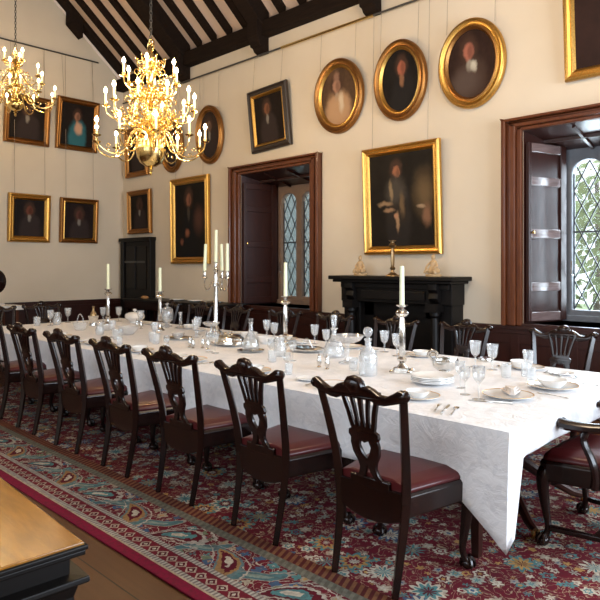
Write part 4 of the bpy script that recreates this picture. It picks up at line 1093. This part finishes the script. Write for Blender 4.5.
def mk_sauce():
    t = thing('sauceboat', '', 'sauceboat')
    b = B(); lathe(b, [(0, .03), (.03, .032), (.05, .05), (.058, .085), (.055, .10), (.052, .10), (.052, .08), (.04, .052), (0, .04)], 22, sx=1.35, wave=.03, wn=5); obj('boat', b, M['silver'], t)
    b = B()
    lathe(b, [(0, 0), (.04, 0), (.04, .006), (.015, .014), (.018, .034), (0, .036)], 16, wave=.05, wn=8); obj('foot', b, M['silver'], t)
    b = B(); tube(b, cat_rom([(-.068, 0, .09), (-.095, 0, .12), (-.075, 0, .145), (-.045, 0, .13), (-.05, 0, .11)], 4), [.006+.004*math.sin(i/16*PI) for i in range(17)], 8); obj('handle', b, M['silver'], t); return t
def mk_jug():
    t = thing('glass_jug', '', 'jug')
    obj('jug_body', lath([(0, 0), (.04, 0), (.05, .02), (.055, .06), (.042, .10), (.034, .13), (.042, .155), (.040, .156), (.032, .13), (.04, .1), (.052, .06), (.045, .02), (0, .012)], 18, wave=.02, wn=9), M['cutglass'], t)
    b = B(); tube(b, cat_rom([(.036, 0, .14), (.075, 0, .135), (.08, 0, .09), (.05, 0, .05)], 4), .005, 7); obj('handle', b, M['glass'], t); return t
def mk_basket():
    t = thing('glass_basket', '', 'basket')
    obj('basket_bowl', lath([(0, 0), (.05, 0), (.06, .02), (.075, .07), (.08, .08), (.072, .075), (.055, .02), (0, .012)], 24, wave=.04, wn=8), M['cutglass'], t)
    b = B(); tube(b, [(.072*math.cos(PI*i/14), 0, .075+.095*math.sin(PI*i/14)) for i in range(15)], .006, 7); obj('handle', b, M['cutglass'], t); return t
def mk_tureen():
    t = thing('soup_tureen', '', 'tureen')
    obj('tureen_body', lath([(0, 0), (.07, 0), (.06, .02), (.10, .04), (.13, .08), (.13, .115), (0, .115)], 26, sx=1.35), M['china'], t)
    obj('lid', lath([(.128, .113), (.12, .13), (.08, .15), (.03, .16), (0, .16)], 26, sx=1.35), M['china'], t)
    obj('knob', lath([(.01, .158), (.012, .168), (.028, .178), (.03, .19), (.015, .205), (0, .208)], 12), M['china'], t)
    b = B()
    for s in (1, -1): tube(b, cat_rom([(s*.165, 0, .10), (s*.205, 0, .11), (s*.20, 0, .075), (s*.16, 0, .06)], 4), .007, 7)
    obj('handle', b, M['china'], t); return t
def mk_bottle():
    t = thing('wine_bottle', '', 'bottle')
    obj('coaster_cup', lath([(0, 0), (.045, 0), (.04, .01), (.045, .06), (.058, .11), (.055, .11), (.04, .06), (0, .02)], 18), M['silver'], t)
    obj('bottle', lath([(0, .02), (.034, .022), (.036, .12), (.03, .14), (.013, .165), (.012, .20), (.015, .205), (.015, .215), (0, .216)], 14), M['bronze'], t); return t
def mk_coaster():
    t = thing('wine_coaster', '', 'coaster')
    obj('rim', lath([(0, 0), (.065, 0), (.066, .014), (.062, .028), (.058, .028), (.058, .006), (0, .005)], 24), M['silver'], t)
    obj('inlay', lath([(0, .004), (.055, .005), (.055, .024), (0, .025)], 20), M['leather'], t); return t
def mk_vasestem():
    return one('crystal_vase', 'vase', lath([(0, 0), (.045, 0), (.04, .01), (.012, .04), (.02, .06), (.012, .075), (.02, .10), (.014, .12), (.018, .15), (.022, .17), (.019, .171), (.008, .12), (0, .11)], 14), M['cutglass'])
def mk_loaf():
    b = B(); lathe(b, [(0, 0), (.10, .004), (.12, .03), (.10, .06), (.05, .075), (0, .078)], 16, sx=1.2, sy=.7); return one('bread_loaf', 'bread', b, M['bread'])
MAKE = dict(goblet=mk_goblet, wine=mk_wine, tumbler=mk_tumbler, dec=mk_decanter, dectall=mk_decanter_tall, carafe=mk_carafe, compote=mk_compote, jar=mk_jar, bowl=mk_bowl, cbowl=mk_chinabowl,
    plate=mk_plate, splate=mk_sideplate, soup=mk_soup, knife=mk_knife, fork=mk_fork, spoon=mk_spoon, napkin=mk_napkin, tray=mk_tray, dome=mk_dome, entree=mk_entree, shaker=mk_shaker, sauce=mk_sauce,
    jug=mk_jug, basket=mk_basket, tureen=mk_tureen, bottle=mk_bottle, coaster=mk_coaster, vase=mk_vasestem, loaf=mk_loaf)

# ------------------------------------------------------------------ centre pieces
GW = 'table glasses'
C = [
 ('goblet', (-2.40, 4.45), 'left of two cut goblets standing before the chair right of the fireplace', 1.24),
 ('goblet', (-2.24, 4.42), 'right of two cut goblets standing before the chair right of the fireplace', 1.19),
 ('sauce', (-2.36, 3.93), 'ornate silver sauceboat right of the nearest candlestick', 1.26),
 ('wine', (-2.06, 3.62), 'clear glass just in front of the silver sauceboat', 1.12),
 ('wine', (-1.93, 3.45), 'clear glass between the sauceboat and the end place setting', 1.12),
 ('wine', (-1.80, 3.38), 'thin-stemmed glass standing left of the napkin at the table end', 1.29),
 ('tumbler', (-2.02, 4.19), 'left tumbler of the trio beyond the end plates', 1.0),
 ('tumbler', (-1.93, 4.32), 'rear tumbler of the trio beyond the end plates', 1.0),
 ('tumbler', (-1.85, 4.22), 'right tumbler of the trio beyond the end plates', .9),
 ('goblet', (-1.95, 4.40), 'cut goblet behind the trio of tumblers near the right window', 1.08),
 ('coaster', (-2.49, 5.0-.22), 'red and silver wine coaster by the far edge, right of the two goblets', 1.0),
 ('dec', (-2.78, 3.57), 'crystal decanter with round ball stopper left of the nearest candlestick', 1.23),
 ('goblet', (-3.42, 4.64), 'left of two goblets before the middle fireplace chair', 1.19),
 ('goblet', (-3.19, 4.51), 'right of two goblets before the middle fireplace chair', 1.19),
 ('compote', (-3.25, 3.90), 'cut-glass footed compote left of the ball-stopper decanter', 1.16),
 ('dectall', (-3.55, 4.08), 'broad crystal decanter with tall square stopper behind the compote', 1.22),
 ('shaker', (-3.27, 3.58), 'leftmost of three silver casters in front of the tall-stopper decanter', 1.40),
 ('shaker', (-3.21, 3.61), 'middle of three silver casters in front of the tall-stopper decanter', 1.26),
 ('shaker', (-3.16, 3.55), 'rightmost of three silver casters in front of the tall-stopper decanter', 1.40),
 ('goblet', (-4.28, 4.62), 'left goblet of the pair left of the tall-stopper decanter', 1.19),
 ('goblet', (-3.99, 4.47), 'right goblet of the pair left of the tall-stopper decanter', 1.08),
 ('tumbler', (-2.99, 3.66), 'tumbler left of the ball-stopper decanter', 1.0),
 ('tumbler', (-2.88, 3.72), 'tumbler close behind the ball-stopper decanter', 1.0),
 ('entree', (-3.97, 4.18), 'silver dish with thin hoop handle right of the window candlestick', 1.0),
 ('tray', (-4.33, 3.80), 'silver salver beneath the long-necked carafe', .80),
 ('goblet', (-5.02, 4.64), 'cut goblet right of the long-necked carafe, first of two', 1.19),
 ('goblet', (-4.72, 4.47), 'cut goblet right of the long-necked carafe, second of two', 1.19),
 ('jug', (-3.92, 3.78), 'crystal jug just left of the window candlestick foot', 1.05),
 ('tumbler', (-3.73, 3.51), 'tumbler in front of the crystal jug', 1.0),
 ('wine', (-3.84, 3.60), 'stemmed glass beside the crystal jug', 1.12),
 ('wine', (-3.66, 3.68), 'stemmed glass right of the crystal jug', 1.06),
 ('dome', (-4.84, 3.97), 'oval silver dish with domed cover right of the candelabrum', 1.04),
 ('cbowl', (-5.10, 4.45), 'white china bowl behind the domed silver dish', 1.0),
 ('compote', (-5.55, 4.28), 'small cut-glass compote at the foot of the candelabrum', 0.83),
 ('tray', (-5.64, 3.90), 'silver salver left of the candelabrum', .95),
 ('bowl', (-5.64, 3.90, TOP+.008), 'low cut-glass bowl standing on the salver left of the candelabrum', .6),
 ('shaker', (-4.98, 3.58), 'leftmost silver caster of the four in front of the left salver', 1.40),
 ('shaker', (-4.90, 3.56), 'second silver caster of the four in front of the left salver', 1.26),
 ('shaker', (-4.84, 3.63), 'third silver caster of the four in front of the left salver', 1.40),
 ('shaker', (-4.72, 3.60), 'rightmost silver caster of the four in front of the left salver', 1.54),
 ('wine', (-4.59, 3.52), 'left of two tall glasses in front of the candelabrum', 1.23),
 ('wine', (-4.48, 3.50), 'right of two tall glasses in front of the candelabrum', 1.23),
 ('goblet', (-5.80, 4.28), 'cut goblet left of the candelabrum foot', 1.24),
 ('goblet', (-5.62, 4.12), 'second cut goblet at the candelabrum foot, slightly nearer', 1.19),
 ('jar', (-6.90, 4.60), 'crystal covered jar right of the second candlestick', 1.35),
 ('vase', (-6.60, 4.60), 'slender crystal bottle right of the covered jar', 1.21),
 ('goblet', (-6.76, 4.50), 'cut goblet between the covered jar and the slender bottle', 1.08),
 ('tumbler', (-5.61, 3.56), 'left tumbler near the foot of the second candlestick', 1.1),
 ('tumbler', (-5.45, 3.50), 'right tumbler near the foot of the second candlestick', 1.1),
 ('goblet', (-5.75, 3.68), 'goblet beside the pair of tumblers by the second candlestick', 1.13),
 ('bowl', (-6.42, 3.75), 'large cut-glass bowl between the two left candlesticks', 1.0),
 ('goblet', (-6.30, 3.48), 'goblet left of the large cut-glass bowl, nearest of three', 1.13),
 ('tumbler', (-6.10, 3.42), 'tumbler in front of the large cut-glass bowl', 1.1),
 ('jug', (-6.62, 3.50), 'crystal jug left of the large cut-glass bowl', .95),
 ('tureen', (-7.70, 4.60), 'white covered tureen near the far left corner of the table', .95),
 ('goblet', (-8.15, 4.36), 'goblet just left of the leftmost candlestick', 1.24),
 ('goblet', (-8.05, 4.55), 'goblet just right of the leftmost candlestick', 1.24),
 ('goblet', (-7.22, 4.40), 'goblet right of the white tureen', 1.24),
 ('shaker', (-6.98, 4.20), 'silver caster right of the tureen, left one of two', 1.54),
 ('shaker', (-6.88, 4.20), 'silver caster right of the tureen, right one of two', 1.54),
 ('bottle', (-7.70, 3.98), 'bottle with copper cap in a silver cup left of the leftmost candlestick', 1.21),
 ('basket', (-7.30, 3.60), 'cut-glass basket with hoop handle near the left end of the table', 1.15),
 ('goblet', (-8.38, 3.95), 'goblet at the far table end left of the glass basket', 1.24),
 ('jug', (-8.22, 3.72), 'crystal jug at the far table end', 1.05),
 ('goblet', (-8.15, 3.60), 'goblet beside the jug at the far table end', 1.24),
 ('tumbler', (-8.22, 3.45), 'bluish tumbler nearest the left picture edge', 1.25),
 ('bowl', (-7.0, 3.78), 'cut-glass bowl between the hoop basket and the leftmost candlestick', .75),
 ('cbowl', (-4.66, 4.30), 'white china bowl between the domed dish and the window candlestick', 1.0),
]
GR = dict(goblet='cut goblets on the table', wine='stemmed glasses on the table', tumbler='tumblers on the table', shaker='silver casters on the table')
for kd, p, l, s in C: ware(kd, p, l, random.uniform(0, 6) if kd in ('goblet', 'wine', 'tumbler') else (.3 if kd in ('jug', 'sauce') else AX*0), s, GR.get(kd))
ware('carafe', (-4.33, 3.80, TOP+.0065), 'long-necked glass carafe standing on the silver salver', 0, 1.25)
PROT['sauce'].rotation_euler.z = .77

# ------------------------------------------------------------------ place settings
ORD = ['first', 'second', 'third', 'fourth', 'fifth', 'sixth', 'seventh', 'eighth']
def setting(cx, cy, rz, where, big=True, glasses=True):
    c, s = math.cos(rz), math.sin(rz)
    def P(u, v): return (cx+u*c-v*s, cy+u*s+v*c)
    ware('plate', P(0, 0), 'white dinner plate '+where, rz, 1.0, 'dinner plates')
    if big: ware('soup', (*P(0, 0), TOP), 'white soup bowl on the dinner plate '+where, rz, 1.0, 'soup bowls')
    ware('fork', P(-.17, -.01), 'silver fork beside the plate '+where, rz+.05, 1, 'silver forks')
    ware('knife', P(.165, -.01), 'silver knife beside the plate '+where, rz+.03, 1, 'silver knives')
    ware('spoon', P(.205, -.02), 'silver spoon beside the knife '+where, rz-.05, 1, 'silver spoons')
    if glasses:
        ware('wine', P(.17, .18), 'stemmed glass behind the knife '+where, 0, .95, 'stemmed glasses on the table')
        ware('tumbler', P(.24, .13), 'small tumbler behind the spoon '+where, 0, .8, 'tumblers on the table')
    ware('splate', P(-.29, .06), 'small side plate left of the fork '+where, rz, 1, 'side plates')
for i, x in enumerate(NX_CH[:7]):
    if i == 0: continue
    setting(x, 3.07, 0, 'at the %s near-side place from the right' % ORD[i], i % 2 == 0, i in (2, 4, 5))
for i, x in enumerate(FX_CH):
    if i == 7: continue
    setting(x+.05, 4.64, PI, 'at the %s far-side place from the right' % ORD[i], i % 2 == 1, False)
# nearest place at the corner
ware('plate', (-2.08, 3.16), 'gilt-rimmed white dinner plate in front of the nearest chair', 0, 1.0, 'dinner plates')
ware('soup', (-2.08, 3.16), 'white soup bowl on the plate in front of the nearest chair', 0, .95, 'soup bowls')
for kd, x, y, l in (('fork', -1.86, 3.02, 'silver fork lying nearest the plate before the nearest chair'), ('knife', -1.80, 3.00, 'silver knife right of the fork before the nearest chair'), ('spoon', -1.745, 3.0, 'rightmost silver spoon before the nearest chair')):
    ware(kd, (x, y), l, .35 if kd != 'fork' else .4, 1.1, {'fork': 'silver forks', 'knife': 'silver knives', 'spoon': 'silver spoons'}[kd])
# stacked plates / platters
for i in range(4):
    ware('splate', (-2.27, 3.62, TOP+.010*i), 'white plate %s of the stack beside the sauceboat' % ('at the bottom', 'second from the bottom', 'second from the top', 'on top')[i], 0, 1.65, 'stacked plates')
# end settings
ware('plate', (-1.70, 3.55), 'white plate under the napkin at the near half of the right table end', -PI/2, 1.15, 'dinner plates')
ware('napkin', (-1.70, 3.60, TOP+.022), 'beige folded napkin on the plate at the right table end', .5, 1.1)
ware('plate', (-1.62, 4.02), 'large white dinner plate by the right table edge in front of the armchair', PI/2, 1.2, 'dinner plates')
ware('soup', (-1.62, 4.02), 'white soup bowl on the large plate in front of the armchair', 0, 1.2, 'soup bowls')
ware('knife', (-1.70, 3.36), 'dark-looking silver knife left of the napkin plate at the table end', PI/2+.3, 1.1, 'silver knives')
ware('fork', (-1.52, 3.78), 'silver fork between the two end plates', PI/2-.2, 1.1, 'silver forks')
ware('fork', (-1.53, 4.30), 'silver fork beyond the large end plate', PI/2, 1.1, 'silver forks')
ware('cbowl', (-2.10, 4.62), 'cream bowl on the far side behind the trio of tumblers', 0, .9)
ware('fork', (-1.75, 4.55), 'silver fork at the far right corner of the table', PI, 1.1, 'silver forks')
ware('spoon', (-1.66, 4.58), 'silver spoon at the far right corner of the table', PI, 1.1, 'silver spoons')
# sideboard things
ware('splate', (-9.0, 6.2, .96), 'left pale plate on the dark sideboard', 0, 1.5, 'side plates')
ware('splate', (-8.5, 6.22, .96), 'middle pale plate on the dark sideboard', 0, 1.5, 'side plates')
ware('tray', (-8.0, 6.2, .96), 'silver salver lying on the dark sideboard', 0, 1.1)
ware('tray', (-8.0, 6.2, .982), 'second salver stacked on the silver salver of the sideboard', 0, .8)
ware('loaf', (-9.95, 6.15, .96), 'brown loaf on the left end of the dark sideboard', 0, .7)

# ------------------------------------------------------------------ chest in the foreground
M['chesttop'] = wood('golden_walnut', (.20, .075, .006), (.36, .15, .015), (1, 6, 1), .17, .0, .25, .40)
ct = thing('chest', 'dark low chest with a glossy golden-brown top in the bottom left corner', 'chest', (-1.70, .85, 0), math.radians(-3))
Lx, Ly = 1.5, 1.0
b = B(); box(b, -Lx, 0, -Ly, 0, .735, .76); tp = obj('top', b, M['chesttop'], ct, smooth=False, bev=.003)
b = B(); 
box(b, -Lx-.010, .010, -Ly-.010, .010, .738, .752); box(b, -Lx, .004, -Ly, .004, .722, .738)
tm = obj('top_moulding', b, M['ebony'], ct, smooth=False, bev=.004)
b = B(); box(b, -Lx+.03, -.03, -Ly+.03, -.03, .665, .722); obj('frieze', b, M['ebony'], ct, smooth=False)
b = B()
prof = [(.03, .665), (-.012, .662), (-.014, .645), (.01, .635), (.02, .60), (.012, .50), (-.01, .36), (-.035, .2), (-.05, .06), (-.05, 0)]
rings = []
for o_, z in prof: rings.append([b.verts.new(p) for p in ((-Lx+o_, -Ly+o_, z), (-o_, -Ly+o_, z), (-o_, -o_, z), (-Lx+o_, -o_, z))])
for A, C_ in zip(rings, rings[1:]):
    for i in range(4): b.faces.new((A[i], A[(i+1) % 4], C_[(i+1) % 4], C_[i]))
b.faces.new(rings[0]); b.faces.new(rings[-1][::-1])
obj('chest_body', b, M['ebony'], ct, smooth=False, bev=.004)
